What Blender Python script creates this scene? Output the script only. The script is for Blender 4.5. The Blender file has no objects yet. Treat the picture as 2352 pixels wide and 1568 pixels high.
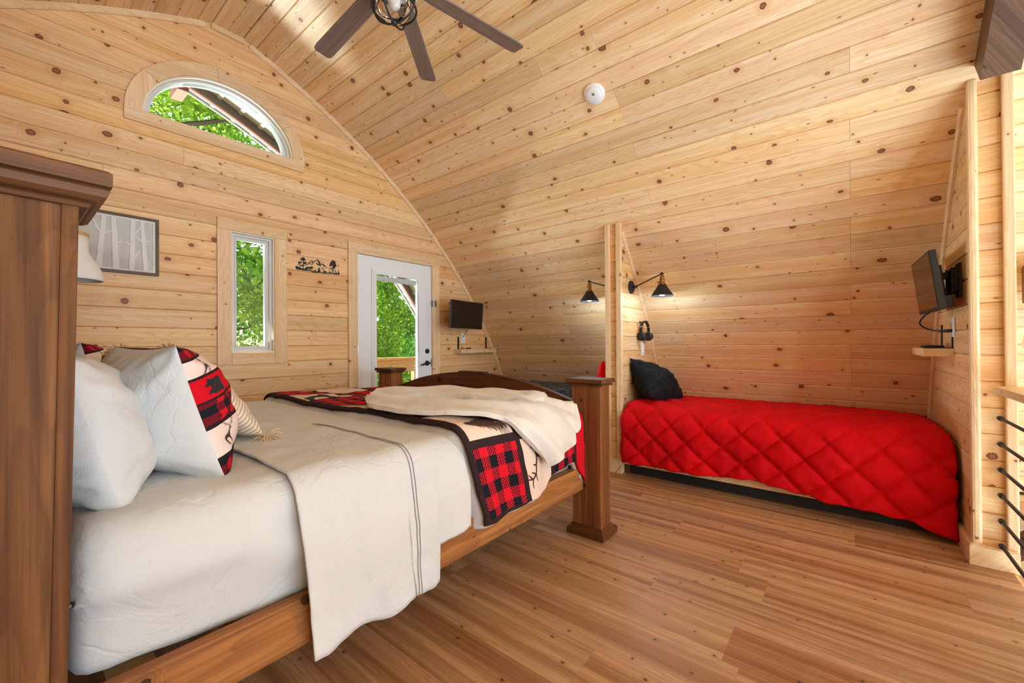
import bpy, bmesh, math, random
import numpy as np
from mathutils import Vector, Matrix, noise
random.seed(7); rng = np.random.default_rng(7)
PI = math.pi
S = bpy.context.scene; COL = S.collection

# ------------------------------------------------------------------ camera
H = 1.13                      # camera height; the camera stands over the world origin
def camera():
    y, p, r = math.radians(38.9266), math.radians(.30077), math.radians(-.40179)
    fw = Vector((math.cos(y)*math.cos(p), math.sin(y)*math.cos(p), math.sin(p)))
    rt = Vector((math.sin(y), -math.cos(y), 0)); up = rt.cross(fw)
    R = math.cos(r)*rt + math.sin(r)*up; U = -math.sin(r)*rt + math.cos(r)*up
    c = bpy.data.cameras.new('camera'); o = bpy.data.objects.new('camera', c); COL.objects.link(o)
    c.sensor_width = 36; c.lens = 36*955.21/2352; c.clip_start = .02; c.clip_end = 200
    o.matrix_world = Matrix(((R.x, U.x, -fw.x, 0), (R.y, U.y, -fw.y, 0), (R.z, U.z, -fw.z, H), (0, 0, 0, 1)))
    S.camera = o
camera()
S.view_settings.view_transform = 'Standard'; S.view_settings.look = 'None'
S.view_settings.exposure = 0.0; S.view_settings.gamma = 1; S.view_settings.use_curve_mapping = False
S.cycles.use_denoising = True; S.cycles.sample_clamp_indirect = 6; S.cycles.max_bounces = 10
S.cycles.diffuse_bounces = 6; S.cycles.transparent_max_bounces = 12; S.cycles.blur_glossy = 1.0
S.cycles.caustics_reflective = False; S.cycles.caustics_refractive = False

# ------------------------------------------------------------------ sky, sun, large lights
def world():
    w = bpy.data.worlds.new('sky'); S.world = w; w.use_nodes = True; nt = w.node_tree
    bg = nt.nodes['Background']; sky = nt.nodes.new('ShaderNodeTexSky'); sky.sky_type = 'NISHITA'
    sky.sun_elevation = math.radians(58); sky.sun_rotation = math.radians(10); sky.sun_disc = False; sky.air_density = 1.2; sky.dust_density = 2.5
    nt.links.new(sky.outputs[0], bg.inputs[0]); bg.inputs[1].default_value = .55
world()
def lamp(name, kind, loc, aim, power, color=(1, 1, 1), size=None, angle=None):
    l = bpy.data.lights.new(name, kind); o = bpy.data.objects.new(name, l); COL.objects.link(o)
    l.energy = power; l.color = color; o.location = loc
    d = (Vector(aim)-Vector(loc)).normalized(); o.rotation_euler = d.to_track_quat('-Z', 'Y').to_euler()
    if kind == 'AREA': l.shape = 'RECTANGLE'; l.size, l.size_y = size
    if kind == 'SUN': l.angle = math.radians(angle or 1)
    if kind == 'POINT': l.shadow_soft_size = size or .03
    return o
lamp('sun', 'SUN', (0, 10, 12), (0, 10-5.2, 12-8.5), 12.0, (1, .96, .88), angle=.6)
lamp('great_room_light', 'AREA', (-.75, -3.2, 2.15), (2.6, 1.0, 1.35), 36, (.65, .845, 1), (.34, .34))
lamp('great_room_window_light', 'AREA', (1.1, -6.3, 1.0), (1.1, 3, 1.3), 410, (.57, .81, 1), (4.6, 3.4))
lamp('great_room_bounce_fill', 'AREA', (1.1, -3.6, -2.2), (1.1, -1.2, 3), 520, (.59, .815, 1), (4, 4))  # unseen upward area lamp, added as fill to lift the ceiling
lamp('deck_bounce_fill', 'AREA', (1.1, 7.3, .10), (1.15, 2.9, 3.6), 780, (.80, .92, 1), (3.6, .7))  # added area lamp standing in for sunlight bounced off the deck

# ------------------------------------------------------------------ helpers
def link(o, parent=None):
    COL.objects.link(o)
    if parent is not None: o.parent = parent
    return o
def obj(name, me, mat=None, parent=None, smooth=False, loc=None):
    if isinstance(me, bmesh.types.BMesh):
        b = me; me = bpy.data.meshes.new(name); b.to_mesh(me); b.free()
    o = bpy.data.objects.new(name, me)
    if mat is not None and not me.materials:
        for m in (mat if isinstance(mat, (list, tuple)) else [mat]): me.materials.append(m)
    if smooth: me.polygons.foreach_set('use_smooth', [True]*len(me.polygons))
    if loc: o.location = loc
    return link(o, parent)
def thing(name, label, cat, loc=(0, 0, 0), rz=0, group=None):
    o = bpy.data.objects.new(name, None); o.empty_display_size = .1; link(o)
    o.location = loc; o.rotation_euler = (0, 0, rz); tag(o, label, cat, group); return o
def tag(o, label, cat, group=None):
    o['label'] = label; o['category'] = cat
    if group: o['group'] = group
    return o
def struct(o): o['kind'] = 'structure'; return o
def stuff(o): o['kind'] = 'stuff'; return o
def dup(o, parent=None):
    c = o.copy(); link(c)
    if parent is not None: c.parent = parent
    for ch in list(o.children): dup(ch, c)
    return c
def mesh(name, v, f, uv=None):
    me = bpy.data.meshes.new(name); me.from_pydata([tuple(map(float, p)) for p in v], [], f); me.update()
    if uv is not None:
        l = me.uv_layers.new(name='uv'); idx = np.empty(len(me.loops), dtype=np.int32); me.loops.foreach_get('vertex_index', idx)
        l.data.foreach_set('uv', np.asarray(uv, dtype=np.float32)[idx].ravel())
    return me
def BM(): return bmesh.new()
def box(b, x0, x1, y0, y1, z0, z1, bev=0, M=None):
    vs = [b.verts.new(p) for p in ((x0,y0,z0),(x1,y0,z0),(x1,y1,z0),(x0,y1,z0),(x0,y0,z1),(x1,y0,z1),(x1,y1,z1),(x0,y1,z1))]
    fs = [b.faces.new([vs[i] for i in q]) for q in ((3,2,1,0),(4,5,6,7),(0,1,5,4),(1,2,6,5),(2,3,7,6),(3,0,4,7))]
    if bev:
        es = list({e for f in fs for e in f.edges}); r = bmesh.ops.bevel(b, geom=es, offset=bev, segments=2, affect='EDGES', profile=.6)
        vs = list({v for f in r['faces'] for v in f.verts} | {v for v in vs if v.is_valid})
    if M is not None: bmesh.ops.transform(b, matrix=M, verts=vs)
    return vs
def boxo(name, dims, mat, parent=None, bev=0):
    b = BM(); box(b, *dims, bev=bev); return obj(name, b, mat, parent)
def frame_of(axis):
    w = Vector(axis).normalized(); t = Vector((0, 0, 1)) if abs(w.z) < .9 else Vector((1, 0, 0))
    u = t.cross(w).normalized(); return u, w.cross(u), w
def lathe(b, prof, c=(0, 0, 0), axis=(0, 0, 1), n=32, caps=True):
    u, v, w = frame_of(axis); c = Vector(c); R = []
    for r, h in prof:
        R.append([b.verts.new(c+w*h+(u*math.cos(2*PI*i/n)+v*math.sin(2*PI*i/n))*max(r, 1e-4)) for i in range(n)])
    for a, d in zip(R, R[1:]):
        for i in range(n): b.faces.new((a[i], a[(i+1) % n], d[(i+1) % n], d[i]))
    if caps:
        b.faces.new(R[0][::-1]); b.faces.new(R[-1])
def tube(b, pts, r, n=8, closed=False):
    pts = [Vector(p) for p in pts]; R = []; N = len(pts); u = None
    for i, p in enumerate(pts):
        d = (pts[(i+1) % N]-pts[i-1]) if closed else (pts[min(i+1, N-1)]-pts[max(i-1, 0)])
        d.normalize()
        if u is None: u = frame_of(d)[0]
        u = (u-d*u.dot(d)).normalized(); v = d.cross(u); rr = r[i] if isinstance(r, (list, tuple)) else r
        R.append([b.verts.new(p+(u*math.cos(2*PI*k/n)+v*math.sin(2*PI*k/n))*rr) for k in range(n)])
    for i in range(N if closed else N-1):
        a, d = R[i], R[(i+1) % N]
        for k in range(n): b.faces.new((a[k], a[(k+1) % n], d[(k+1) % n], d[k]))
    if not closed: b.faces.new(R[0][::-1]); b.faces.new(R[-1])
def smooth_path(pts, n=8):
    P = [Vector(p) for p in pts]; out = []
    for i in range(len(P)-1):
        p0, p1, p2, p3 = P[max(i-1, 0)], P[i], P[i+1], P[min(i+2, len(P)-1)]
        for k in range(n):
            t = k/n; out.append(.5*((2*p1)+(p2-p0)*t+(2*p0-5*p1+4*p2-p3)*t*t+(3*p1-p0-3*p2+p3)*t**3))
    out.append(P[-1]); return out
def sweep(b, path, sect, closed=False):
    """path: list of (point, side vector, up vector); sect: list of (side, up) offsets."""
    R = [[b.verts.new(Vector(p)+Vector(s)*a+Vector(u)*h) for a, h in sect] for p, s, u in path]; n = len(sect)
    for i in range(len(R)-1+(1 if closed else 0)):
        a, d = R[i], R[(i+1) % len(R)]
        for k in range(n): b.faces.new((a[k], a[(k+1) % n], d[(k+1) % n], d[k]))
    if not closed: b.faces.new(R[0][::-1]); b.faces.new(R[-1])
def recalc(b): bmesh.ops.recalc_face_normals(b, faces=b.faces)
def shape2d(name, loops, depth, M, bev=0):
    """flat shape with holes (first loop outer), extruded by depth; M maps (x, y, z) to the world"""
    cu = bpy.data.curves.new(name, 'CURVE'); cu.dimensions = '2D'; cu.fill_mode = 'BOTH'; cu.extrude = depth/2; cu.bevel_depth = bev
    for lp in loops:
        s = cu.splines.new('POLY'); s.points.add(len(lp)-1)
        for q, p in zip(s.points, lp): q.co = (p[0], p[1], 0, 1)
        s.use_cyclic_u = True
    o = bpy.data.objects.new(name, cu); COL.objects.link(o)
    me = bpy.data.meshes.new_from_object(o.evaluated_get(bpy.context.evaluated_depsgraph_get()))
    bpy.data.objects.remove(o); bpy.data.curves.remove(cu); me.transform(M); me.materials.clear(); return me
def Mx(x, y, z, o):
    x, y, z = Vector(x), Vector(y), Vector(z)
    return Matrix(((x.x, y.x, z.x, o[0]), (x.y, y.y, z.y, o[1]), (x.z, y.z, z.z, o[2]), (0, 0, 0, 1)))
def nz(x, y, z=0.0): return noise.noise(Vector((x, y, z)))
def grid_mesh(name, P, uv=None, closed_u=False):
    P = np.asarray(P); m, n = P.shape[:2]; f = []
    for i in range(m-1):
        for j in range(n-1):
            a = i*n+j; f.append((a, a+n, a+n+1, a+1))
    return mesh(name, P.reshape(-1, 3), f, None if uv is None else np.asarray(uv).reshape(-1, 2))

# ------------------------------------------------------------------ materials
class NT:
    def __init__(s, name):
        s.m = bpy.data.materials.new(name); s.m.use_nodes = True; s.t = s.m.node_tree; s.b = s.t.nodes['Principled BSDF']; s.out = s.t.nodes['Material Output']
    def n(s, kind, **kw):
        o = s.t.nodes.new('ShaderNode'+kind)
        for k, v in kw.items(): setattr(o, k, v)
        return o
    def l(s, a, b): s.t.links.new(a, b)
    def put(s, inp, v):
        if hasattr(v, 'is_output'): s.l(v, inp)
        else: inp.default_value = v
    def math(s, op, a, b=None, c=None, clamp=False):
        o = s.n('Math', operation=op); o.use_clamp = clamp; s.put(o.inputs[0], a)
        if b is not None: s.put(o.inputs[1], b)
        if c is not None: s.put(o.inputs[2], c)
        return o.outputs[0]
    def mix(s, f, a, b, mode='MIX'):
        o = s.n('Mix', data_type='RGBA', blend_type=mode); s.put(o.inputs[0], f); s.put(o.inputs[6], col(a) if isinstance(a, tuple) else a); s.put(o.inputs[7], col(b) if isinstance(b, tuple) else b); return o.outputs[2]
    def ss(s, x, a, b):
        o = s.n('MapRange', interpolation_type='SMOOTHSTEP'); s.put(o.inputs[0], x); s.put(o.inputs[1], a); s.put(o.inputs[2], b); return o.outputs[0]
    def vec(s, x, y, z):
        o = s.n('CombineXYZ'); s.put(o.inputs[0], x); s.put(o.inputs[1], y); s.put(o.inputs[2], z); return o.outputs[0]
    def noise(s, v, scale=1, detail=2, rough=.5, dist=0):
        o = s.n('TexNoise'); s.l(v, o.inputs['Vector']); o.inputs['Scale'].default_value = scale; o.inputs['Detail'].default_value = detail; o.inputs['Roughness'].default_value = rough; o.inputs['Distortion'].default_value = dist; return o.outputs[0]
    def bump(s, h, strength=.2, dist=.01):
        o = s.n('Bump'); o.inputs['Strength'].default_value = strength; o.inputs['Distance'].default_value = dist; s.l(h, o.inputs['Height']); s.l(o.outputs[0], s.b.inputs['Normal'])
    def set(s, **kw):
        for k, v in kw.items(): s.put(s.b.inputs[k.replace('_', ' ')], col(v) if isinstance(v, tuple) else v)
        return s.m
def lin(c): return ((c/255+.055)/1.055)**2.4 if c > 10 else c/255/12.92
def col(c): return (lin(c[0]), lin(c[1]), lin(c[2]), 1) if max(c) > 1.001 else (c[0], c[1], c[2], 1)
def plain(name, c, rough=.5, metal=0, **kw):
    n = NT(name); n.set(Base_Color=c, Roughness=rough, Metallic=metal, **kw); return n.m
def wood(name, light, mid, dark, axis='X', knots=1.0, rough=.5, streak=1.0, ring=1.0, kscale=1.0, kcol=(116, 54, 26), vary=1.0, spec=.35, band=0.0):
    n = NT(name); tc = n.n('TexCoord').outputs['Object']; sp = n.n('SeparateXYZ'); n.l(tc, sp.inputs[0]); rn = n.n('ObjectInfo').outputs['Random']
    X, Y, Z = sp.outputs
    if axis == 'Y': X, Y = Y, X
    if axis == 'Z': X, Z = Z, X
    off = n.math('MULTIPLY', rn, 53.0); x = n.math('ADD', X, off); y = n.math('ADD', n.math('ADD', Y, n.math('MULTIPLY', rn, 17.3)), n.math('MULTIPLY', Z, .83))
    # knots
    kx, ky = 3.5*kscale, 7.6*kscale
    v1 = n.n('TexVoronoi', voronoi_dimensions='2D'); n.l(n.vec(n.math('MULTIPLY', x, kx), n.math('MULTIPLY', y, ky), 0), v1.inputs['Vector']); v1.inputs['Scale'].default_value = 1
    cs = n.n('SeparateColor'); n.l(v1.outputs['Color'], cs.inputs[0]); ps = n.n('SeparateXYZ'); n.l(v1.outputs['Position'], ps.inputs[0])
    dx = n.math('SUBTRACT', x, n.math('DIVIDE', ps.outputs[0], kx)); dy = n.math('SUBTRACT', y, n.math('DIVIDE', ps.outputs[1], ky))
    wob = n.noise(n.vec(n.math('MULTIPLY', x, 70), n.math('MULTIPLY', y, 70), 2.0), 1, 2)
    el = n.math('ADD', .62, n.math('MULTIPLY', cs.outputs[2], .5))
    d = n.math('SQRT', n.math('ADD', n.math('POWER', n.math('ABSOLUTE', n.math('MULTIPLY', dx, el)), 2.0), n.math('POWER', n.math('ABSOLUTE', dy), 2.0)))
    d = n.math('MULTIPLY', d, n.math('ADD', .72, n.math('MULTIPLY', wob, .56)))
    r = n.math('ADD', .0035, n.math('MULTIPLY', n.math('POWER', cs.outputs[0], 2.2), .0125*knots/kscale)); r = n.math('MULTIPLY', r, n.ss(cs.outputs[1], .22, .26)); r = n.math('ADD', r, .00005)
    q = n.math('DIVIDE', d, r); km = n.ss(q, 1.08, .86); core = n.ss(q, .80, .45); halo = n.ss(q, 3.6, .9)
    v2 = n.n('TexVoronoi', voronoi_dimensions='2D'); n.l(n.vec(n.math('MULTIPLY', x, 5.5), n.math('MULTIPLY', y, 13), 3.1), v2.inputs['Vector']); v2.inputs['Scale'].default_value = 1
    c2 = n.n('SeparateColor'); n.l(v2.outputs['Color'], c2.inputs[0]); k2 = n.ss(v2.outputs['Distance'], n.math('MULTIPLY', .075*knots, n.ss(c2.outputs[2], .55, .95)), 0.0)
    # growth rings bend around knots
    base = n.noise(n.vec(n.math('MULTIPLY', x, .55), n.math('MULTIPLY', y, 6.5), n.math('MULTIPLY', rn, 9)), 1, 2, .5)
    base = n.math('ADD', base, n.math('MULTIPLY', halo, .10))
    rg = n.math('FRACT', n.math('MULTIPLY', base, 26)); rg = n.math('MULTIPLY', n.ss(rg, .35, .95), n.ss(rg, 1.0, .93))
    st = n.noise(n.vec(n.math('MULTIPLY', x, 1.2), n.math('MULTIPLY', y, 95), 1.7), 1, 3, .6)
    st2 = n.noise(n.vec(n.math('MULTIPLY', x, .45), n.math('MULTIPLY', y, 17), 5.2), 1, 2, .5)
    c = n.mix(n.ss(st2, .36, .66), light, mid)
    if band: c = n.mix(n.math('MULTIPLY', n.ss(n.noise(n.vec(n.math('MULTIPLY', x, 1.1), n.math('MULTIPLY', y, 36), 8.8), 1, 3, .6), .44, .66), band), c, dark)
    c = n.mix(n.math('MULTIPLY', rg, .33*ring), c, dark)
    c = n.mix(n.math('MULTIPLY', n.ss(st, .42, .75), .38*streak), c, dark)
    hs = n.n('HueSaturation'); n.l(c, hs.inputs['Color']); n.put(hs.inputs['Value'], n.math('ADD', 1-.10*vary, n.math('MULTIPLY', n.math('FRACT', n.math('MULTIPLY', rn, 7.7)), .2*vary)))
    n.put(hs.inputs['Hue'], n.math('ADD', .5-.003*vary, n.math('MULTIPLY', n.math('FRACT', n.math('MULTIPLY', rn, 13.1)), .008*vary)))
    n.put(hs.inputs['Saturation'], n.math('ADD', 1-.06*vary, n.math('MULTIPLY', n.math('FRACT', n.math('MULTIPLY', rn, 3.3)), .14*vary)))
    c = hs.outputs[0]
    if knots > 0:
        c = n.mix(n.math('MULTIPLY', halo, .38), c, dark); c = n.mix(n.math('MULTIPLY', km, .94), c, kcol); c = n.mix(n.math('MULTIPLY', core, .28), c, dark); c = n.mix(n.math('MULTIPLY', k2, .85), c, kcol)
    n.set(Base_Color=c, Roughness=rough); n.b.inputs['Specular IOR Level'].default_value = spec
    n.bump(st, .12, .003)
    return n.m
M = {}
M['pine'] = wood('pine_boards', (238, 210, 168), (230, 192, 142), (206, 150, 98), knots=1.35, kcol=(104, 46, 22))
M['pine_wall'] = wood('pine_wall_boards', (236, 202, 155), (228, 184, 131), (201, 141, 87), knots=1.35, kcol=(100, 44, 20))
M['pine_trim'] = wood('pine_trim', (236, 209, 170), (229, 196, 152), (206, 158, 110), knots=.55, vary=.6)
M['pine_trim_v'] = wood('pine_trim_upright', (237, 211, 173), (230, 198, 155), (206, 158, 110), axis='Z', knots=.55, vary=.6)
M['floor'] = wood('vinyl_plank_floor', (204, 162, 123), (164, 117, 81), (102, 68, 47), knots=.10, ring=.55, streak=1.0, rough=.42, kcol=(60, 38, 26), vary=.8, spec=.4, band=.22)
M['bed_wood'] = wood('stained_bed_wood', (184, 124, 72), (152, 96, 52), (92, 53, 27), axis='X', knots=1.0, rough=.55, ring=.9, streak=1.2, kcol=(58, 32, 18), vary=.3, spec=.2, band=.35)
M['bed_wood_y'] = wood('stained_bed_wood_cross', (118, 74, 42), (92, 55, 30), (46, 26, 15), axis='Y', knots=.8, rough=.55, ring=.7, kcol=(34, 19, 12), vary=.3, spec=.2, band=.35)
M['bed_wood_z'] = wood('stained_bed_wood_upright', (160, 104, 58), (126, 77, 41), (66, 37, 19), axis='Z', knots=.8, rough=.55, ring=.6, streak=1.2, kcol=(44, 24, 14), vary=.3, spec=.2, band=.45)
M['head_wood'] = wood('headboard_stained_wood', (140, 92, 51), (108, 67, 34), (58, 34, 17), axis='Z', knots=1.3, rough=.6, ring=.7, streak=1.2, kcol=(26, 16, 11), kscale=.75, vary=.2, spec=.15, band=.6)
M['cap_dark'] = wood('dark_cap_wood', (112, 72, 42), (86, 52, 29), (42, 25, 15), axis='X', knots=0, rough=.5, ring=.6, streak=1.3, vary=.2, spec=.25, band=.5)
M['beam'] = wood('stained_beam_wood', (112, 82, 56), (90, 62, 40), (52, 34, 22), axis='Z', knots=.8, kcol=(40, 26, 18), vary=.4)
M['blade'] = wood('fan_blade_wood', (140, 120, 107), (122, 102, 90), (92, 74, 65), knots=0, rough=.55, vary=.2)
M['deck'] = wood('deck_wood', (205, 165, 110), (190, 145, 90), (150, 105, 60), axis='X', knots=.4)
M['bed_dark'] = plain('dark_brown_wood', (90, 58, 34), .6)  # plain dark brown for the bunk legs
def fabric(name, c, c2=None, scale=220, bumpy=.25, rough=.9, wr=14, wrs=.5, sheen=.15, crease=0):
    n = NT(name); tc = n.n('TexCoord').outputs['Object']
    w = n.noise(tc, wr, 3, .55); f = n.noise(tc, scale, 2, .5)
    cc = n.mix(n.ss(n.noise(tc, 5, 2), .3, .7), c, c2 or c); n.set(Base_Color=cc, Roughness=rough); n.b.inputs['Specular IOR Level'].default_value = .15
    n.b.inputs['Sheen Weight'].default_value = sheen
    cr = n.noise(tc, crease or 3, 5, .55, 1.2); cr = n.ss(n.math('ABSOLUTE', n.math('SUBTRACT', cr, .5)), 0.0, .045)
    h = n.math('ADD', n.math('MULTIPLY', w, wrs), n.math('MULTIPLY', f, .06))
    if crease: h = n.math('ADD', h, n.math('MULTIPLY', cr, .10))
    n.bump(h, bumpy, .02); return n.m
M['sheet'] = fabric('white_cotton', (209, 210, 210), (205, 206, 206), wr=7, bumpy=.6, crease=3.2)
M['sheet2'] = fabric('white_pillowcase', (207, 208, 208), (202, 203, 204), wr=6, bumpy=.55, crease=4)
M['lining'] = fabric('quilt_lining', (202, 199, 197), (186, 181, 177), wr=10)
M['fleece'] = fabric('cream_fleece', (224, 219, 211), (214, 207, 197), scale=320, bumpy=.5, wr=12, wrs=.6, sheen=.3, crease=6)
M['red'] = fabric('red_comforter_fabric', (218, 7, 22), (200, 5, 18), wr=20, wrs=.8, bumpy=.6, rough=.8, sheen=0)
M['black_cloth'] = fabric('black_pillow_fabric', (25, 28, 35), (20, 23, 29), wr=9, bumpy=.5, rough=.85, sheen=.04)
M['navy_cloth'] = fabric('dark_bedding', (22, 24, 30), (17, 19, 25), wr=12, bumpy=.5)
M['tassel'] = fabric('tassel_yarn', (214, 190, 152), (196, 168, 128), scale=90)
M['black'] = plain('black_metal', (24, 24, 26), .42, .3)
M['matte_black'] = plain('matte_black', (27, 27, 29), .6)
M['plastic_black'] = plain('black_plastic', (15, 15, 17), .5)
M['screen'] = plain('tv_screen', (12, 12, 13), .12); M['screen'].node_tree.nodes['Principled BSDF'].inputs['Specular IOR Level'].default_value = .7
M['white_paint'] = plain('white_paint', (232, 236, 240), .45)
M['white_plastic'] = plain('white_plastic', (232, 231, 230), .4)
M['vinyl'] = plain('white_vinyl', (214, 212, 208), .45)
M['vinyl_warm'] = plain('cream_liner', (232, 222, 200), .5)
M['brass'] = plain('aged_brass', (150, 108, 60), .35, .9)
M['steel'] = plain('brushed_steel', (186, 186, 186), .28, .95)
M['grey_metal'] = plain('grey_metal', (120, 120, 120), .5, .3)
M['shade_white'] = plain('white_enamel', (226, 226, 226), .4)
M['cap_wood'] = plain('beech_cap', (205, 150, 92), .55)
M['print_brown'] = plain('brown_print', (74, 40, 30), .9); M['print_black'] = plain('black_print', (26, 28, 36), .9)
M['paper_white'] = plain('white_cut_paper', (242, 240, 238), .8); M['paper_grey'] = plain('grey_wood_paper', (208, 202, 197), .8)
M['frame_brown'] = wood('picture_frame_wood', (110, 84, 58), (92, 68, 46), (62, 44, 30), knots=0)
M['foliage_dark'] = plain('plant_leaf', (34, 84, 40), .5)
M['backing'] = plain('dark_backing', (70, 48, 30), .9)
M['white_metal_roof'] = plain('white_roof_metal', (190, 192, 180), .5)
M['rafter'] = plain('brown_painted_wood', (102, 84, 72), .7); M['fascia'] = plain('red_brown_fascia', (176, 104, 82), .6)
def glass_mat(name, tint=(1, 1, 1), refl=.5):
    n = NT(name); tr = n.n('BsdfTransparent'); tr.inputs[0].default_value = (*tint, 1); gl = n.n('BsdfGlossy'); gl.inputs['Roughness'].default_value = .02
    fr = n.n('Fresnel'); fr.inputs[0].default_value = 1.45; mx = n.n('MixShader'); n.l(n.math('MULTIPLY', fr.outputs[0], refl), mx.inputs[0]); n.l(tr.outputs[0], mx.inputs[1]); n.l(gl.outputs[0], mx.inputs[2])
    n.l(mx.outputs[0], n.out.inputs['Surface']); return n.m
M['glass'] = glass_mat('window_glass', (.97, .985, .97), .6); M['clear_glass'] = glass_mat('clear_glass', (.93, .94, .95), 1.0); M['picture_glass'] = glass_mat('picture_glass', (.98, .98, .98), 1.3)
def glow(name, c, s):
    n = NT(name); n.set(Base_Color=(.9, .9, .9), Emission_Color=c, Emission_Strength=s); return n.m
M['bulb'] = glow('lit_bulb', (.82, .91, 1.0), 14); M['bulb_dim'] = plain('clear_bulb', (225, 214, 200), .15)
def leaf_mat(name, c, c2):
    n = NT(name); r = n.n('Attribute'); r.attribute_name = 'tint'; cc = n.mix(r.outputs['Fac'], c, c2)
    df = n.n('BsdfDiffuse'); tl = n.n('BsdfTranslucent'); n.l(cc, df.inputs[0]); n.l(cc, tl.inputs[0]); mx = n.n('MixShader'); mx.inputs[0].default_value = .55
    n.l(df.outputs[0], mx.inputs[1]); n.l(tl.outputs[0], mx.inputs[2]); n.l(mx.outputs[0], n.out.inputs['Surface']); return n.m
M['leaf_a'] = leaf_mat('leaf_bright', (66, 122, 30), (204, 232, 86)); M['leaf_b'] = leaf_mat('leaf_deep', (40, 92, 44), (130, 186, 72))
M['bark'] = plain('bark', (84, 70, 56), .9); M['grass'] = plain('lawn', (96, 132, 60), .9)
def plaid(name, block=False):
    """buffalo check in uv metres; with block=True the check alternates with beige squares framed in dark brown"""
    n = NT(name); uv = n.n('TexCoord').outputs['UV']; sp = n.n('SeparateXYZ'); n.l(uv, sp.inputs[0]); u, v = sp.outputs[0], sp.outputs[1]
    c = .110; a = n.math('LESS_THAN', n.math('FRACT', n.math('DIVIDE', n.math('ADD', u, 9.012), c)), .5); b = n.math('LESS_THAN', n.math('FRACT', n.math('DIVIDE', n.math('ADD', v, 9.02), c)), .5)
    fc = n.n('TexChecker'); n.l(uv, fc.inputs[0]); fc.inputs[1].default_value = (*col((212, 28, 44))[:3], 1); fc.inputs[2].default_value = col((27, 29, 37)); fc.inputs[3].default_value = 1/.0082
    both = n.math('MULTIPLY', a, b); any_ = n.math('MAXIMUM', a, b)
    k = n.mix(any_, (212, 26, 42), fc.outputs[0]); k = n.mix(both, k, (27, 29, 37))
    if block:
        p = block; fu = n.math('FRACT', n.math('DIVIDE', n.math('ADD', u, 10*p), p)); fv = n.math('FRACT', n.math('DIVIDE', n.math('ADD', v, 10*p), p))
        bd = n.math('MAXIMUM', n.math('MAXIMUM', n.math('LESS_THAN', fu, .055), n.math('GREATER_THAN', fu, .945)), n.math('MAXIMUM', n.math('LESS_THAN', fv, .055), n.math('GREATER_THAN', fv, .945)))
        ck = n.n('TexChecker'); n.l(uv, ck.inputs[0]); ck.inputs[1].default_value = (1, 1, 1, 1); ck.inputs[2].default_value = (0, 0, 0, 1); ck.inputs[3].default_value = 1/p
        be = n.mix(0.0, (226, 202, 186), (204, 22, 38))
        k = n.mix(n.n('RGBToBW').outputs[0], k, be); bw = k.node.inputs[0].links[0].from_node; n.l(ck.outputs[0], bw.inputs[0])
        k = n.mix(bd, k, (52, 38, 40)); k = n.mix(n.math('GREATER_THAN', u, .925), k, (52, 38, 40)); k = n.mix(n.math('GREATER_THAN', u, .948), k, (204, 22, 38))
    n.set(Base_Color=k, Roughness=.9); n.b.inputs['Specular IOR Level'].default_value = .1
    tc = n.n('TexCoord').outputs['Object']; n.bump(n.noise(tc, 30, 3), .35, .012); return n.m
QP = .335
M['quilt'] = plaid('lodge_patchwork_print', QP); M['plaid'] = plaid('buffalo_check')
M['print_band'] = None
def pillow_print():
    n = NT('lodge_pillow_print'); uv = n.n('TexCoord').outputs['UV']; sp = n.n('SeparateXYZ'); n.l(uv, sp.inputs[0]); v = sp.outputs[1]
    rp = n.n('ValToRGB'); rp.color_ramp.interpolation = 'CONSTANT'; e = rp.color_ramp.elements
    sq = [(0, 'k'), (.16, 'd'), (.18, 'b'), (.40, 'd'), (.42, 'k'), (.60, 'd'), (.62, 'r'), (.78, 'd'), (.80, 'b'), (.92, 'd'), (.935, 'k')]
    sq = [(.0, 'k'), (.165, 'd'), (.18, 'b'), (.385, 'd'), (.405, 'k'), (.565, 'd'), (.58, 'r'), (.735, 'd'), (.755, 'b'), (.875, 'd'), (.89, 'k')]
    cm = dict(k=(0, 0, 0, 1), d=(0, 0, 1, 1), b=(0, 1, 0, 1), r=(1, 0, 0, 1)); e[0].position, e[0].color = 0, cm['k']; e[1].position, e[1].color = sq[1][0], cm['d']
    for p, q in sq[2:]: el = e.new(p); el.color = cm[q]
    n.l(v, rp.inputs[0]); sc = n.n('SeparateColor'); n.l(rp.outputs[0], sc.inputs[0])
    vm = n.n('VectorMath', operation='MULTIPLY'); n.l(uv, vm.inputs[0]); vm.inputs[1].default_value = (.62, .42, 1); s2 = n.n('SeparateXYZ'); n.l(vm.outputs[0], s2.inputs[0])
    c = .05; a = n.math('LESS_THAN', n.math('FRACT', n.math('DIVIDE', s2.outputs[0], c)), .5); b = n.math('LESS_THAN', n.math('FRACT', n.math('DIVIDE', s2.outputs[1], c)), .5)
    k = n.mix(n.math('MAXIMUM', a, b), (200, 26, 42), (104, 24, 36)); k = n.mix(n.math('MULTIPLY', a, b), k, (27, 29, 37))
    k = n.mix(sc.outputs[1], k, (228, 208, 200)); k = n.mix(sc.outputs[0], k, (198, 18, 34)); k = n.mix(sc.outputs[2], k, (46, 30, 34))
    n.set(Base_Color=k, Roughness=.9); n.b.inputs['Specular IOR Level'].default_value = .1; return n.m
M['lodge'] = pillow_print()
def stripes():
    n = NT('striped_cushion_cloth'); uv = n.n('TexCoord').outputs['UV']; sp = n.n('SeparateXYZ'); n.l(uv, sp.inputs[0])
    f = n.math('FRACT', n.math('MULTIPLY', sp.outputs[1], 30)); n.set(Base_Color=n.mix(n.ss(n.math('ABSOLUTE', n.math('SUBTRACT', f, .5)), .16, .26), (196, 166, 132), (229, 219, 204)), Roughness=.9); return n.m
M['stripes'] = stripes()

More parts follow.
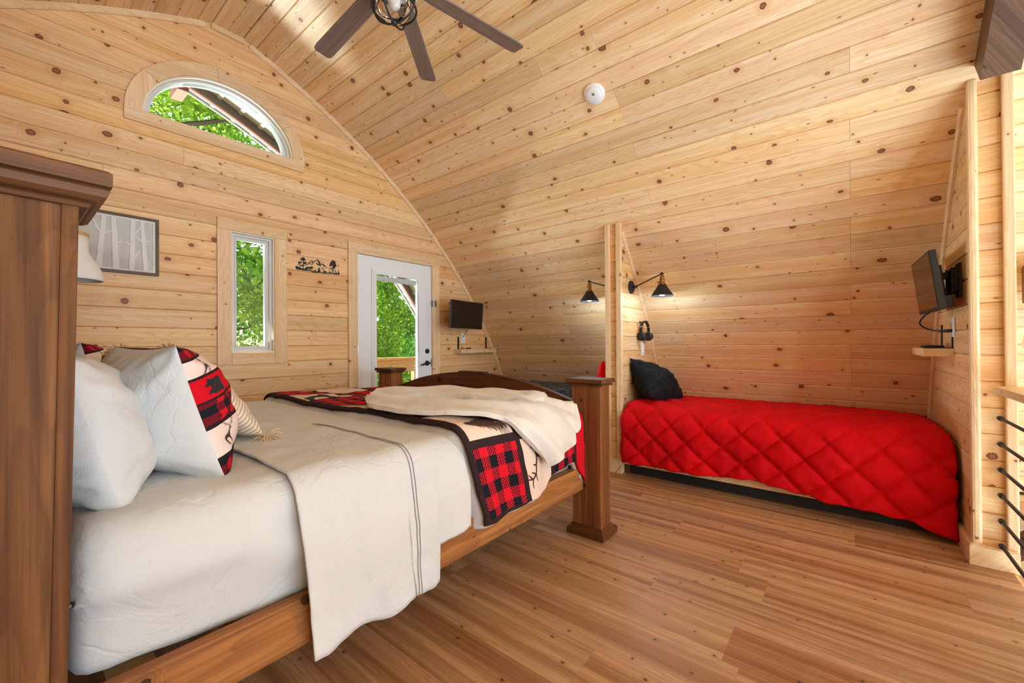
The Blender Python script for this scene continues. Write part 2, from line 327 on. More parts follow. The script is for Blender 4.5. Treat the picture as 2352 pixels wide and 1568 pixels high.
# ------------------------------------------------------------------ room shell
GY = 3.74                                # gable wall plane
AX, AZ, AR = -.569, -1.594, 5.476        # circle of the right half of the pointed-arch ceiling
RX = 1.13                                # ridge
def arcX(z): return AX+math.sqrt(max(AR**2-(z-AZ)**2, 0))
def arcZ(x): return AZ+math.sqrt(AR**2-(x-AX)**2)
RIDGE_Z = 3.588
Y_END = -6.6
LOFT_Y = -.615
_pc = {}
def plank_mesh(x0a, x0b, x1a, x1b, w, th=.018, ch=.0056, gap=.0006):
    """board lying in x, across y 0..w, face at z=0; v-grooved long edges; ends may be cut on a slant"""
    key = tuple(round(q, 4) for q in (x0a, x0b, x1a, x1b, w, th, ch))
    if key in _pc: return _pc[key]
    def xl(y): return x0a+(x0b-x0a)*y/w
    def xr(y): return x1a+(x1b-x1a)*y/w
    rows = [(gap, -th), (gap, -ch), (ch, 0), (w-ch, 0), (w-gap, -ch), (w-gap, -th)]; v = []
    for y, z in rows: v += [(xl(y)+gap, y, z), (xr(y)-gap, y, z)]
    f = [(2*i+1, 2*i+3, 2*i+2, 2*i) for i in range(5)]; f = [tuple(reversed(q)) for q in f]
    f += [(0, 2, 4, 6, 8, 10)[::-1], (1, 3, 5, 7, 9, 11), (10, 11, 1, 0)]
    _pc[key] = me = mesh('plank', v, f); return me
def set_mat(me, m):
    if not me.materials: me.materials.append(m)
def plank(parent, me, mat, Mw, name='plank'):
    set_mat(me, mat); o = bpy.data.objects.new(name, me); COL.objects.link(o); o.parent = parent; o.matrix_local = Mw; return o
def jit(a): return (random.random()-.5)*2*a

# ---- ceiling
def arc_sheet(name, r, y0, y1, mat, a0=0.0, both=True, n=40, cut=0):
    t0 = math.asin(max(-1, min(1, (a0-AZ)/r))); t1 = math.acos((RX-AX)/r); th = np.linspace(t0, t1, n); R = [(AX+r*math.cos(t), AZ+r*math.sin(t)) for t in th]
    if both: R = R+[(2*RX-x, z) for x, z in R[::-1]]
    v = []; f = []
    for x, z in R: v += [(x, y0, z), (x, y1, z)]
    for i in range(len(R)-1): f.append((2*i, 2*i+1, 2*i+3, 2*i+2))
    return mesh(name, v, f)
ceiling = struct(obj('ceiling', arc_sheet('ceiling', AR+.03, Y_END, GY+.02, M['backing'], 0), M['backing']))
s_rows = [2.298+.1302*k for k in range(-5, 7)]
s_rows += [3.079+(4.784-3.079)/13*k for k in range(1, 14)]; s_rows += [4.784+.1345*k for k in range(1, 18)]
s_ridge = AR*math.acos((1.235-AX)/AR)
s_rows = [s for s in s_rows if s < s_ridge-.02]+[s_ridge]
joint_s = {}
for X, Y, Z in ((2.297, 1.226, 3.073), (2.657, 1.226, 2.832), (2.987, 1.226, 2.572), (3.246, 1.226, 2.335), (2.889, -.02, 2.652), (3.194, -.02, 2.385), (3.475, -.02, 2.1), (3.745, -.02, 1.78), (3.79, -.02, 1.62),
                (4.04, -.02, 1.33), (4.23, -.02, 1.03), (4.34, -.02, .82), (2.367, 1.646, 3.029)):
    s = AR*math.atan2(Z-AZ, X-AX); i = max(k for k in range(len(s_rows)) if s_rows[k] <= s); joint_s.setdefault(i, []).append(Y)
for i in range(len(s_rows)-1):
    s0, s1 = s_rows[i], s_rows[i+1]; w = 2*AR*math.sin((s1-s0)/AR/2); th = (s0+s1)/2/AR
    for side in (1, -1):
        if side == 1:
            cuts = sorted(joint_s.get(i, [[-.02, 2.47], [1.226], [2.47, -1.27], [-.02]][i % 4])+[-2.6 if i % 2 else -3.8], reverse=True)
        else: cuts = [1.22 if i % 2 else -.02]
        ys = [GY]+cuts+[Y_END]
        T = Vector((-math.sin(th), 0, math.cos(th))); N = Vector((-math.cos(th), 0, -math.sin(th)))
        p = Vector((AX+AR*math.cos(s0/AR), 0, AZ+AR*math.sin(s0/AR)))
        if side == -1:
            p.x = 2*RX-p.x; T.x = -T.x; N.x = -N.x
        for ya, yb in zip(ys, ys[1:]):
            L = ya-yb; me = plank_mesh(0, 0, L, L, w)
            if side == 1: Mw = Mx((0, -1, 0), T, N, (p.x, ya, p.z))
            else: Mw = Mx((0, 1, 0), T, N, (p.x, yb, p.z))
            plank(ceiling, me, M['pine'], Mw @ Matrix.Translation((0, 0, jit(.0009))))
for ya, yb in ((GY, 1.6), (1.6, -.9), (-.9, Y_END)):
    plank(ceiling, plank_mesh(0, 0, ya-yb, ya-yb, .105), M['pine'], Mx((0, -1, 0), (-1, 0, 0), (0, 0, -1), (1.235, ya, arcZ(1.235))))
    plank(ceiling, plank_mesh(0, 0, ya-yb, ya-yb, .105), M['pine'], Mx((0, -1, 0), (-1, 0, 0), (0, 0, -1), (1.13, ya, arcZ(1.235))))

# ---- gable wall with its openings
WIN = (1.14, 1.466, 1.07, 2.032); DOOR = (2.215, 3.151, 0, 2.03); ARC = (1.117, 2.735, .496, .42); ARCO = (1.117, 2.735, .586, .512)
def ell(c, z, zc, a, h):
    q = (z-zc)/h; return a*math.sqrt(max(0, 1-q*q)) if q > 0 else a
def ellipse_pts(cx, cz, a, h, n=40, rev=False):
    P = [(cx+a*math.cos(PI*i/n), cz+h*math.sin(PI*i/n)) for i in range(n+1)]; return P[::-1] if rev else P
def outline(z0=0, dr=.02):
    pts = []
    for z in np.linspace(z0, RIDGE_Z, 40): pts.append((arcX(z)+dr, z))
    return pts+[(2*RX-x, z) for x, z in pts[::-1]]
XZ = Mx((1, 0, 0), (0, 0, 1), (0, -1, 0), (0, 0, 0))
XZ.translation = Vector((0, GY+.05, 0))
wall_back = struct(obj('wall_back', shape2d('wall_back', [outline(), [(WIN[0], WIN[2]), (WIN[1], WIN[2]), (WIN[1], WIN[3]), (WIN[0], WIN[3])], [(DOOR[0], .002), (DOOR[1], .002), (DOOR[1], DOOR[3]), (DOOR[0], DOOR[3])],
     ellipse_pts(ARC[0], ARC[1], ARC[2], ARC[3])], .05, XZ), M['backing']))
GP = .132; k = -1
while True:
    z0 = .069+GP*k; z1 = z0+GP; k += 1
    if z1 <= 0: continue
    if z0 > 3.57: break
    zb = max(z0, 0); zt = min(z1, 3.585); w = zt-zb
    segs = [((2*RX-arcX(zb), 2*RX-arcX(zt)), (arcX(zb), arcX(zt)))]
    def cut(segs, L, R_):
        out = []
        for a, b in segs:
            if L[0] >= b[0] or R_[0] <= a[0]: out.append((a, b)); continue
            if L[0] > a[0]: out.append((a, L))
            if R_[0] < b[0]: out.append((R_, b))
        return out
    if z1 > WIN[2] and z0 < WIN[3]: segs = cut(segs, (1.10, 1.10), (1.51, 1.51))
    if z0 < DOOR[3]: segs = cut(segs, (2.17, 2.17), (3.20, 3.20))
    if z1 > 2.74 and z0 < ARC[1]+.465:
        ha = ell(0, z0, ARC[1], .54, .465); hb = ell(0, z1, ARC[1], .54, .465) if z1 < ARC[1]+.465 else 0.0
        segs = cut(segs, (ARC[0]-ha, ARC[0]-hb), (ARC[0]+ha, ARC[0]+hb))
    fin = []
    for a, b in segs:
        if b[0]-a[0] > 3.2 and k % 2:
            x = random.uniform(a[0]+1.2, b[0]-1.2)
            if z0 < 2.03 : x = -.7
            fin += [(a, (x, x)), ((x, x), b)]
        else: fin.append((a, b))
    for a, b in fin:
        x0 = a[0]; me = plank_mesh(0, a[1]-x0, b[0]-x0, b[1]-x0, w); plank(wall_back, me, M['pine_wall'], Mx((1, 0, 0), (0, 0, 1), (0, -1, 0), (x0, GY+.0, zb)) @ Matrix.Translation((0, 0, jit(.0009))))

# ---- trims that follow the arch
TN = [0]
def arc_trim(y, ydir, z0, z1, side=1, mat='pine_trim', w=.02, h=.038, n=26):
    TN[0] += 1; b = BM(); path = []
    t0 = math.asin((z0-AZ)/AR); t1 = math.asin((z1-AZ)/AR)
    for t in np.linspace(t0, t1, n):
        c, s = math.cos(t), math.sin(t); x = AX+AR*c
        path.append(((x if side == 1 else 2*RX-x, y, AZ+AR*s), (0, ydir, 0), (-c*side, 0, -s)))
    sweep(b, path, [(0, 0), (w, 0), (w, h*.8), (w*.6, h), (0, h)]); recalc(b)
    return struct(obj('trim_%d' % TN[0], b, M[mat]))
arc_trim(GY, -1, .02, RIDGE_Z-.03); arc_trim(GY, -1, .02, RIDGE_Z-.03, -1)
TN[0] += 1; b = BM(); box(b, 1.02, 1.24, GY-.02, GY, RIDGE_Z-.055, RIDGE_Z-.012, .002); struct(obj('trim_%d' % TN[0], b, M['pine_trim']))

# ---- floor (loft) of long planks
floor = struct(boxo('floor', (-2.5, 4.9, LOFT_Y+.01, GY+.1, -.26, -.0135), M['backing']))
FW = .227; xs = [2.07+FW*k for k in range(-20, 13)]
fj = {5: [1.216], 3: [.294], 2: [.823], 0: [.302], -1: [.722], -3: [.304], -4: [.732], 4: [-.02+.0, 1.9]}
for x in xs:
    k = round((x-2.07)/FW); j = fj.get(k, [((k*.43) % 1.22)])
    y = j[0]
    while y > LOFT_Y+.25: y -= 1.22
    ys = []
    while y < GY: ys.append(y); y += 1.22
    ys = [LOFT_Y]+[q for q in ys if q > LOFT_Y+.06 and q < GY-.05]+[GY+.01]
    for ya, yb in zip(ys, ys[1:]):
        plank(floor, plank_mesh(0, 0, yb-ya, yb-ya, FW, .012, .0010, .00015), M['floor'], Mx((0, -1, 0), (1, 0, 0), (0, 0, 1), (x, yb, 0)))

# ---- left wall behind the bed head (edge of frame)
wall_left = struct(boxo('wall_left', (-.16, -.075, .92, GY, 0, 3.1), M['backing']))
for i in range(24):
    z0 = .0+GP*i
    if z0+GP > 3.12: break
    plank(wall_left, plank_mesh(0, 0, GY-.92, GY-.92, GP), M['pine_wall'], Mx((0, 1, 0), (0, 0, 1), (1, 0, 0), (-.057, .92, z0)))

# ---- middle partition (fin wall) and right wing wall
def fin_wall(name, y0, y1, xe, zmax, faces):
    """wall slab between y0 and y1 from x=xe out to the curved ceiling"""
    pts = [(xe+.02, 0)]+[(arcX(z)+.01, z) for z in np.linspace(0, zmax, 24)]
    if arcX(zmax) > xe+.03: pts.append((xe+.02, arcZ(xe+.02)))
    Mw = Mx((1, 0, 0), (0, 0, 1), (0, -1, 0), (0, (y0+y1)/2, 0))
    w = struct(obj(name, shape2d(name, [pts], (y1-y0)-.036, Mw), M['backing']))
    for face in faces:
        i = 0
        while True:
            z0 = GP*i; z1 = z0+GP; i += 1
            if z0 > arcZ(xe)-.03: break
            a, bb = arcX(z0), max(arcX(z1) if z1 < AR+AZ else xe, xe+.002)
            if face == -1: me = plank_mesh(0, 0, a-xe, bb-xe, GP); Mw = Mx((1, 0, 0), (0, 0, 1), (0, -1, 0), (xe, y0, z0))
            else: me = plank_mesh(-(a-xe), -(bb-xe), 0, 0, GP); Mw = Mx((-1, 0, 0), (0, 0, 1), (0, 1, 0), (xe, y1, z0)) @ Matrix.Scale(1, 4)
            if face == 1: me = plank_mesh(0, 0, a-xe, bb-xe, GP); Mw = Mx((-1, 0, 0), (0, 0, 1), (0, 1, 0), (xe, y1, z0)); me = plank_mesh(-(a-xe), -(bb-xe), 0, 0, GP)
            plank(w, me, M['pine_wall'], Mw @ Matrix.Translation((0, 0, jit(.0009))))
    zt = arcZ(xe); i = 0
    while GP*i < zt-.02:
        z0 = GP*i; h = min(GP, zt-z0); i += 1
        plank(w, plank_mesh(0, 0, y1-y0-.02, y1-y0-.02, h), M['pine_wall'], Mx((0, -1, 0), (0, 0, 1), (-1, 0, 0), (xe+.012, y1-.01, z0)))
    return w
PY0, PY1, PXE = 1.548, 1.652, 3.40
wall_middle = fin_wall('wall_middle', PY0, PY1, PXE, 2.1, (-1, 1))
WY0, WY1, WXE = -.632, -.487, 3.118
wall_right = fin_wall('wall_right', WY0, WY1, WXE, 2.4, (-1, 1))
def post_trim(x0, x1, y0, y1, z0, z1, bev=.006):
    TN[0] += 1; b = BM(); box(b, x0, x1, y0, y1, z0, z1, bev); return struct(obj('trim_%d' % TN[0], b, M['pine_trim_v']))
post_trim(PXE-.012, PXE+.03, 1.526, 1.571, .0, arcZ(PXE)+.0); post_trim(PXE-.012, PXE+.03, 1.632, 1.674, .0, arcZ(PXE)+.0)
post_trim(WXE-.012, WXE+.03, -.519, -.483, .0, arcZ(WXE)+.0, .012); post_trim(WXE-.012, WXE+.03, -.64, -.600, .0, arcZ(WXE)+.012)
arc_trim(PY0, -1, .02, arcZ(PXE)-.06); arc_trim(PY1, 1, .02, arcZ(PXE)-.06)
arc_trim(WY1, 1, .02, arcZ(WXE)-.08)
b = BM(); box(b, WXE-.03, WXE+.30, -.637, -.468, 0, .098, .003); box(b, WXE-.026, WXE+.3, -.633, -.472, .098, .104, .002); struct(obj('baseboard_right', b, M['pine_trim']))

# ---- stained beam following the arch beside the wing wall
b = BM(); path = []
for t in np.linspace(math.asin((2.50-AZ)/AR), math.acos((RX-AX)/AR), 6):
    c, s = math.cos(t), math.sin(t); path.append(((AX+(AR+.0)*c, -.565, AZ+AR*s), (0, 1, 0), (-c, 0, -s)))
sweep(b, path, [(-.065, 0), (.062, 0), (.062, .17), (-.065, .17)]); recalc(b); beam = struct(obj('arched_beam', b, M['beam']))

# ---- great room beyond the loft edge
LZ = -2.7
struct(boxo('floor_lower', (-2.6, 5.0, Y_END, LOFT_Y+.0, LZ-.1, LZ), M['floor']))
ws = struct(boxo('wall_side', (4.93, 5.0, Y_END, LOFT_Y+.3, LZ, .1), M['backing']))
for i in range(21):
    plank(ws, plank_mesh(0, 0, LOFT_Y-Y_END, LOFT_Y-Y_END, GP), M['pine_wall'], Mx((0, -1, 0), (0, 0, 1), (-1, 0, 0), (4.72, LOFT_Y, LZ+GP*i)))
struct(boxo('wall_far_side', (-2.56, -2.44, Y_END, LOFT_Y, LZ, .05), M['pine_wall']))
XZ2 = Mx((1, 0, 0), (0, 0, 1), (0, -1, 0), (0, Y_END-.03, 0))
struct(obj('wall_front', shape2d('wall_front', [[(x, z if z > .01 else LZ) for x, z in outline(0, .03)]], .05, XZ2), M['pine_wall']))
struct(boxo('trim_loft', (-2.5, 3.2, LOFT_Y-.012, LOFT_Y, -.26, -.002), M['pine_trim']))
# wall closing the loft void under the floor
struct(boxo('wall_under_loft', (-2.5, 4.95, LOFT_Y+.3, LOFT_Y+.34, LZ, -.2), M['pine_wall']))

# ================================================================== windows and door
def gable_M(y): return Mx((1, 0, 0), (0, 0, 1), (0, -1, 0), (0, y, 0))
def rect(x0, x1, z0, z1): return [(x0, z0), (x1, z0), (x1, z1), (x0, z1)]
def ring_x(name, o, i, y0, y1, mat, parent):
    return obj(name, shape2d(name, [rect(*o), rect(*i)], y1-y0, gable_M((y0+y1)/2)), mat, parent)
# --- window_1: tall casement
w1 = struct(obj('window_1', shape2d('window_1', [rect(1.137, 1.468, 1.066, 2.035), rect(1.152, 1.452, 1.082, 2.018)], .12, gable_M(GY+.055)), M['vinyl_warm']))
ring_x('window_frame', (1.152, 1.452, 1.082, 2.018), (1.170, 1.434, 1.098, 2.000), GY+.03, GY+.11, M['vinyl'], w1)
ring_x('sash', (1.170, 1.434, 1.098, 2.000), (1.190, 1.412, 1.118, 1.980), GY+.05, GY+.10, M['vinyl'], w1)
ring_x('glazing_bead', (1.188, 1.414, 1.116, 1.982), (1.197, 1.405, 1.125, 1.973), GY+.042, GY+.055, M['vinyl'], w1)
boxo('pane', (1.185, 1.417, GY+.07, GY+.076, 1.113, 1.985), M['glass'], w1)
for nm, d, m in (('casing_board', (1.052, 1.146, GY-.021, GY-.002, .981, 2.027), 'pine_trim_v'), ('casing_board', (1.460, 1.555, GY-.021, GY-.002, .981, 2.027), 'pine_trim_v'),
             ('casing_board', (1.052, 1.555, GY-.021, GY-.002, 2.028, 2.115), 'pine_trim'), ('casing_board', (1.147, 1.459, GY-.021, GY-.002, .981, 1.072), 'pine_trim')):
    boxo(nm, d, M[m], w1, .002)
# --- window_2: half-round
def half(c, a, h, n=48): return [(c[0]-a, c[1])]+[(c[0]+a*math.cos(PI-PI*i/n), c[1]+h*math.sin(PI*i/n)) for i in range(1, n)]+[(c[0]+a, c[1])]
c2 = (ARC[0], ARC[1])
def arch_ring(name, a0, h0, a1, h1, y0, y1, mat, parent, base=True, lift=.0):
    o = half((c2[0], c2[1]), a0, h0); i = half((c2[0], c2[1]+(lift or .0)), a1, h1)
    return obj(name, shape2d(name, [o+[], i] if lift else [o+i[::-1]], y1-y0, gable_M((y0+y1)/2)), mat, parent)
w2 = struct(arch_ring('window_2', .497, .421, .482, .406, GY-.004, GY+.11, M['vinyl_warm'], None))
arch_ring('window_frame', .482, .406, .466, .391, GY+.03, GY+.12, M['vinyl'], w2)
arch_ring('sash', .466, .391, .446, .372, GY+.05, GY+.11, M['vinyl'], w2, lift=.022)
obj('pane', shape2d('pane', [half((c2[0], c2[1]+.01), .455, .38)], .006, gable_M(GY+.085)), M['glass'], w2)
b = BM(); box(b, c2[0]-.497, c2[0]+.497, GY-.004, GY+.11, c2[1]-.014, c2[1]+.003); obj('window_sill', b, M['vinyl_warm'], w2)
# casing cut in four curved pieces and a bottom board
def arc_piece(t0, t1, n=18):
    o = [(c2[0]+.586*math.cos(t0+(t1-t0)*i/n), c2[1]+.512*math.sin(t0+(t1-t0)*i/n)) for i in range(n+1)]
    i_ = [(c2[0]+.494*math.cos(t1+(t0-t1)*i/n), c2[1]+.418*math.sin(t1+(t0-t1)*i/n)) for i in range(n+1)]
    return o+i_
cut_t = [0, math.radians(34), math.radians(96), math.radians(146), PI]
for q, (ta, tb) in enumerate(zip(cut_t, cut_t[1:])):
    obj('casing_board', shape2d('casing_board', [arc_piece(ta+.002, tb-.002)], .018, gable_M(GY-.011)), M['pine_trim' if q in (1, 2) else 'pine_trim_v'], w2)
boxo('casing_board', (.529, 1.703, GY-.021, GY-.002, 2.651, 2.737), M['pine_trim'], w2, .002)
# --- door_1
LI = (2.372, 2.990, .30, 1.905)
d1 = struct(obj('door_1', shape2d('door_1', [rect(2.222, 3.146, .012, 2.024), rect(LI[0]+.03, LI[1]-.03, LI[2]+.03, LI[3]-.03)], .044, gable_M(GY+.022)), M['white_paint']))
ring_x('lite_frame', LI, (2.408, 2.952, .34, 1.866), GY-.012, GY+.004, M['white_paint'], d1)
ring_x('lite_frame', (2.392, 2.968, .325, 1.882), (2.425, 2.938, .358, 1.848), GY-.017, GY-.006, M['white_paint'], d1)
boxo('pane', (2.40, 2.96, GY+.012, GY+.016, .32, 1.88), M['glass'], d1)
bl = boxo('blind_stack', (2.412, 2.950, GY+.020, GY+.034, 1.788, 1.842), M['white_plastic'], d1)
b = BM()
for i in range(9): box(b, 2.414, 2.948, GY+.0175, GY+.0365, 1.788+i*.006, 1.7915+i*.006)
obj('blind_slats', b, M['vinyl'], d1)
for xx in (2.56, 2.84): boxo('blind_clip', (xx-.006, xx+.006, GY+.0165, GY+.038, 1.785, 1.848), M['white_plastic'], d1)
boxo('blind_slider', (2.944, 2.956, GY-.017, GY-.004, 1.02, 1.70), M['white_plastic'], d1)
boxo('blind_slider_knob', (2.940, 2.960, GY-.024, GY-.012, .80, .86), M['white_plastic'], d1)
b = BM(); lathe(b, [(.028, 0), (.028, .008), (.021, .014), (.021, .02), (.008, .024)], (3.085, GY-.0, 1.052), (0, -1, 0), 28); obj('deadbolt', b, M['matte_black'], d1, True)
b = BM(); lathe(b, [(.030, 0), (.030, .008), (.012, .014), (.012, .05)], (3.083, GY-.0, .915), (0, -1, 0), 28); lv = obj('lever_handle', b, M['matte_black'], d1, True)
b = BM(); tube(b, smooth_path([(3.083, GY-.048, .915), (3.03, GY-.05, .912), (2.985, GY-.047, .900), (2.965, GY-.045, .905)], 5), [.011]*6+[.009]*5+[.007]*5, 8); obj('lever', b, M['matte_black'], lv, True)
boxo('latch_plate', (3.140, 3.147, GY-.004, GY+.02, .87, .96), M['matte_black'], d1)
for zz in (1.80, 1.08, .25):
    b = BM(); box(b, 2.212, 2.226, GY-.006, GY+.004, zz-.05, zz+.05); lathe(b, [(.007, -.05), (.007, .05)], (2.219, GY-.008, zz), (0, 0, 1), 10); obj('hinge', b, M['steel'], d1)
b = BM(); box(b, 3.140, 3.178, GY-.024, GY-.02, 1.566, 1.636, .001); box(b, 3.190, 3.206, GY-.03, GY-.02, 1.566, 1.636, .001); lathe(b, [(.009, -.034), (.009, .034)], (3.165, GY-.032, 1.601), (0, 0, 1), 14); box(b, 3.15, 3.2, GY-.034, GY-.028, 1.58, 1.62, .001); obj('swing_latch', b, M['steel'], d1)
ring_x('door_jamb', (2.2, 3.166, -.02, 2.045), (2.218, 3.150, -.03, 2.028), GY+.0, GY+.10, M['vinyl'], d1)
for d, m in (((2.119, 2.213, GY-.022, GY-.002, .0, 2.027), 'pine_trim_v'), ((3.155, 3.262, GY-.022, GY-.002, .0, 2.027), 'pine_trim_v'), ((2.119, 3.262, GY-.022, GY-.002, 2.028, 2.126), 'pine_trim')):
    TN[0] += 1; struct(boxo('trim_%d' % TN[0], d, M[m], None, .002))

# ================================================================== king bed
BX0, FX = .06, 2.17
bed = thing('bed', 'king bed with dark stained wooden frame, square posts and arched footboard', 'bed', (1.1, 2.2, 0))
IB = Matrix.Translation((-1.1, -2.2, 0))
def bobj(name, b, mat, parent=None, smooth=False):
    if parent is None: b.transform(IB)
    return obj(name, b, mat, parent or bed, smooth)
def part(name, b, mat, parent): b.transform(IB); return obj(name, b, mat, parent)
def cap_moulding(b, x0, x1, y0, y1, z0, z1, lip=.0):
    """square post cap: two stacked lips with a cove between"""
    h = z1-z0
    for a, c, e in ((.008, 0, .25), (.016, .25, .38), (.0, .38, 1.0)):
        box(b, x0+a, x1-a, y0+a, y1-a, z0+c*h, z0+e*h, .003 if e-c > .3 else .0015)
for ya, yb in ((1.108, 1.294), (3.118, 3.304)):
    b = BM(); box(b, FX, FX+.122, ya, yb, .05, .885, .004); p = bobj('footboard_post', b, M['bed_wood_z'])
    b = BM(); cap_moulding(b, FX-.024, FX+.146, ya-.024, yb+.03, .880, .921); part('post_cap', b, M['bed_wood_y'], p)
    b = BM(); box(b, FX-.025, FX+.168, ya-.024, yb+.028, 0, .03, .004)
    q = [(FX-.024, FX+.167, ya-.023, yb+.027, .03), (FX-.018, FX+.16, ya-.017, yb+.02, .042), (FX-.006, FX+.135, ya-.006, yb+.007, .052), (FX-.004, FX+.128, ya-.004, yb+.004, .062)]
    L = [[b.verts.new(t) for t in ((x0, y0, z), (x1, y0, z), (x1, y1, z), (x0, y1, z))] for x0, x1, y0, y1, z in q]
    for a, d in zip(L, L[1:]):
        for i in range(4): b.faces.new((a[i], a[(i+1) % 4], d[(i+1) % 4], d[i]))
    b.faces.new(L[-1]); part('post_base', b, M['bed_wood_y'], p)
# arched footboard
FY0, FY1 = 1.294, 3.118; FC = (FY0+FY1)/2
def topz(y): return .918-(.158)*((y-FC)/((FY1-FY0)/2))**2
def lowz(y): return .818-.158*((y-FC)/((FY1-FY0)/2))**2
YZ = Mx((0, 1, 0), (0, 0, 1), (1, 0, 0), (FX+.09, 0, 0))
ys = np.linspace(FY0, FY1, 36)
me = shape2d('arched_rail', [[(y, topz(y)) for y in ys]+[(y, lowz(y)) for y in ys[::-1]]], .044, YZ); me.transform(IB); obj('arched_rail', me, M['bed_wood_y'], bed)
b = BM(); box(b, FX+.062, FX+.124, FC-.13, FC+.13, .915, .924, .002); bobj('rail_block', b, M['bed_wood_y'])
YZb = YZ.copy(); YZb.translation = Vector((FX+.098, 0, 0))
for i in range(12):
    a0 = FY0+(FY1-FY0)*i/12; a1 = FY0+(FY1-FY0)*(i+1)/12
    yy = np.linspace(a0+.001, a1-.001, 5); me = shape2d('panel_board', [[(a0+.001, .34), (a1-.001, .34)]+[(y, lowz(y)+.02) for y in yy[::-1]]], .014, YZb); me.transform(IB); obj('panel_board', me, M['bed_wood_z'], bed)
for yc, w in ((FC+.41, .11), (FC-.41, .11)):
    yy = np.linspace(yc-w/2, yc+w/2, 5); YZs = YZ.copy(); YZs.translation = Vector((FX+.089, 0, 0))
    me = shape2d('stile', [[(yc-w/2, .36), (yc+w/2, .36)]+[(y, lowz(y)+.012) for y in yy[::-1]]], .032, YZs); me.transform(IB); obj('stile', me, M['bed_wood_z'], bed)
b = BM(); box(b, FX+.064, FX+.116, FY0, FY1, .22, .38, .003); bobj('bottom_rail', b, M['bed_wood_y'])
# side rails with inner ledges
for s, yo in ((1, 1.222), (-1, 3.190)):
    b = BM(); box(b, .06, FX, min(yo, yo+s*.038), max(yo, yo+s*.038), .268, .405, .003); r = bobj('side_rail', b, M['bed_wood'])
    b = BM(); box(b, .06, FX, min(yo+s*.038, yo+s*.10), max(yo+s*.038, yo+s*.10), .29, .33); part('rail_ledge', b, M['bed_wood'], r)
for i in range(9):
    b = BM(); box(b, .16+i*.24, .25+i*.24, 1.262, 3.15, .331, .35); bobj('bed_slat', b, M['pine_trim'])
# headboard: thick end posts, moulded caps, arched panel
TILT = Matrix.Translation((.08, 0, .55)) @ Matrix.Rotation(math.radians(1.0), 4, 'Y') @ Matrix.Translation((-.08, 0, -.55))
def tilt(b): b.transform(TILT); return b
for ya, yb in ((1.10, 1.30), (3.11, 3.31)):
    b = BM(); box(b, -.045, .078, ya, yb, .0, 1.395, .003); p = bobj('headboard_post', tilt(b), M['head_wood'])
    n0 = ya-.004 if ya < 2 else yb-.002
    b = BM(); box(b, .058, .080, ya-.006, ya+.004, .0, 1.39, .002); part('edge_strip', tilt(b), M['head_wood'], p)
    b = BM()
    sect = [(.0, 1.386), (.012, 1.386), (.016, 1.392), (.012, 1.397), (.024, 1.399), (.034, 1.406), (.038, 1.418), (.032, 1.424), (.040, 1.426), (.040, 1.450), (.034, 1.455), (-.02, 1.455)]
    L = []
    for e, z in sect:
        L.append([b.verts.new(q) for q in ((-.045-e, ya-e, z), (.078+e*1.05, ya-e, z), (.078+e*1.05, yb+e, z), (-.045-e, yb+e, z))])
    for a, d in zip(L, L[1:]):
        for i in range(4): b.faces.new((a[i], a[(i+1) % 4], d[(i+1) % 4], d[i]))
    b.faces.new(L[0][::-1]); b.faces.new(L[-1]); part('post_cap', tilt(b), M['cap_dark'], p)
def hz(y): return 1.30+.10*(1-((y-2.205)/.905)**2)
yy = np.linspace(1.30, 3.11, 30)
YZh = Mx((0, 1, 0), (0, 0, 1), (1, 0, 0), (.016, 0, 0))
me = shape2d('headboard_rail', [[(y, hz(y)) for y in yy]+[(y, hz(y)-.13) for y in yy[::-1]]], .05, YZh); me.transform(TILT); me.transform(IB); obj('headboard_rail', me, M['bed_wood_y'], bed)
for i in range(12):
    a0 = 1.30+1.81*i/12; a1 = a0+1.81/12; q = np.linspace(a0+.001, a1-.001, 4)
    me = shape2d('headboard_board', [[(a0+.001, .3), (a1-.001, .3)]+[(y, hz(y)-.12) for y in q[::-1]]], .014, YZh); me.transform(TILT); me.transform(IB); obj('headboard_board', me, M['head_wood'], bed)

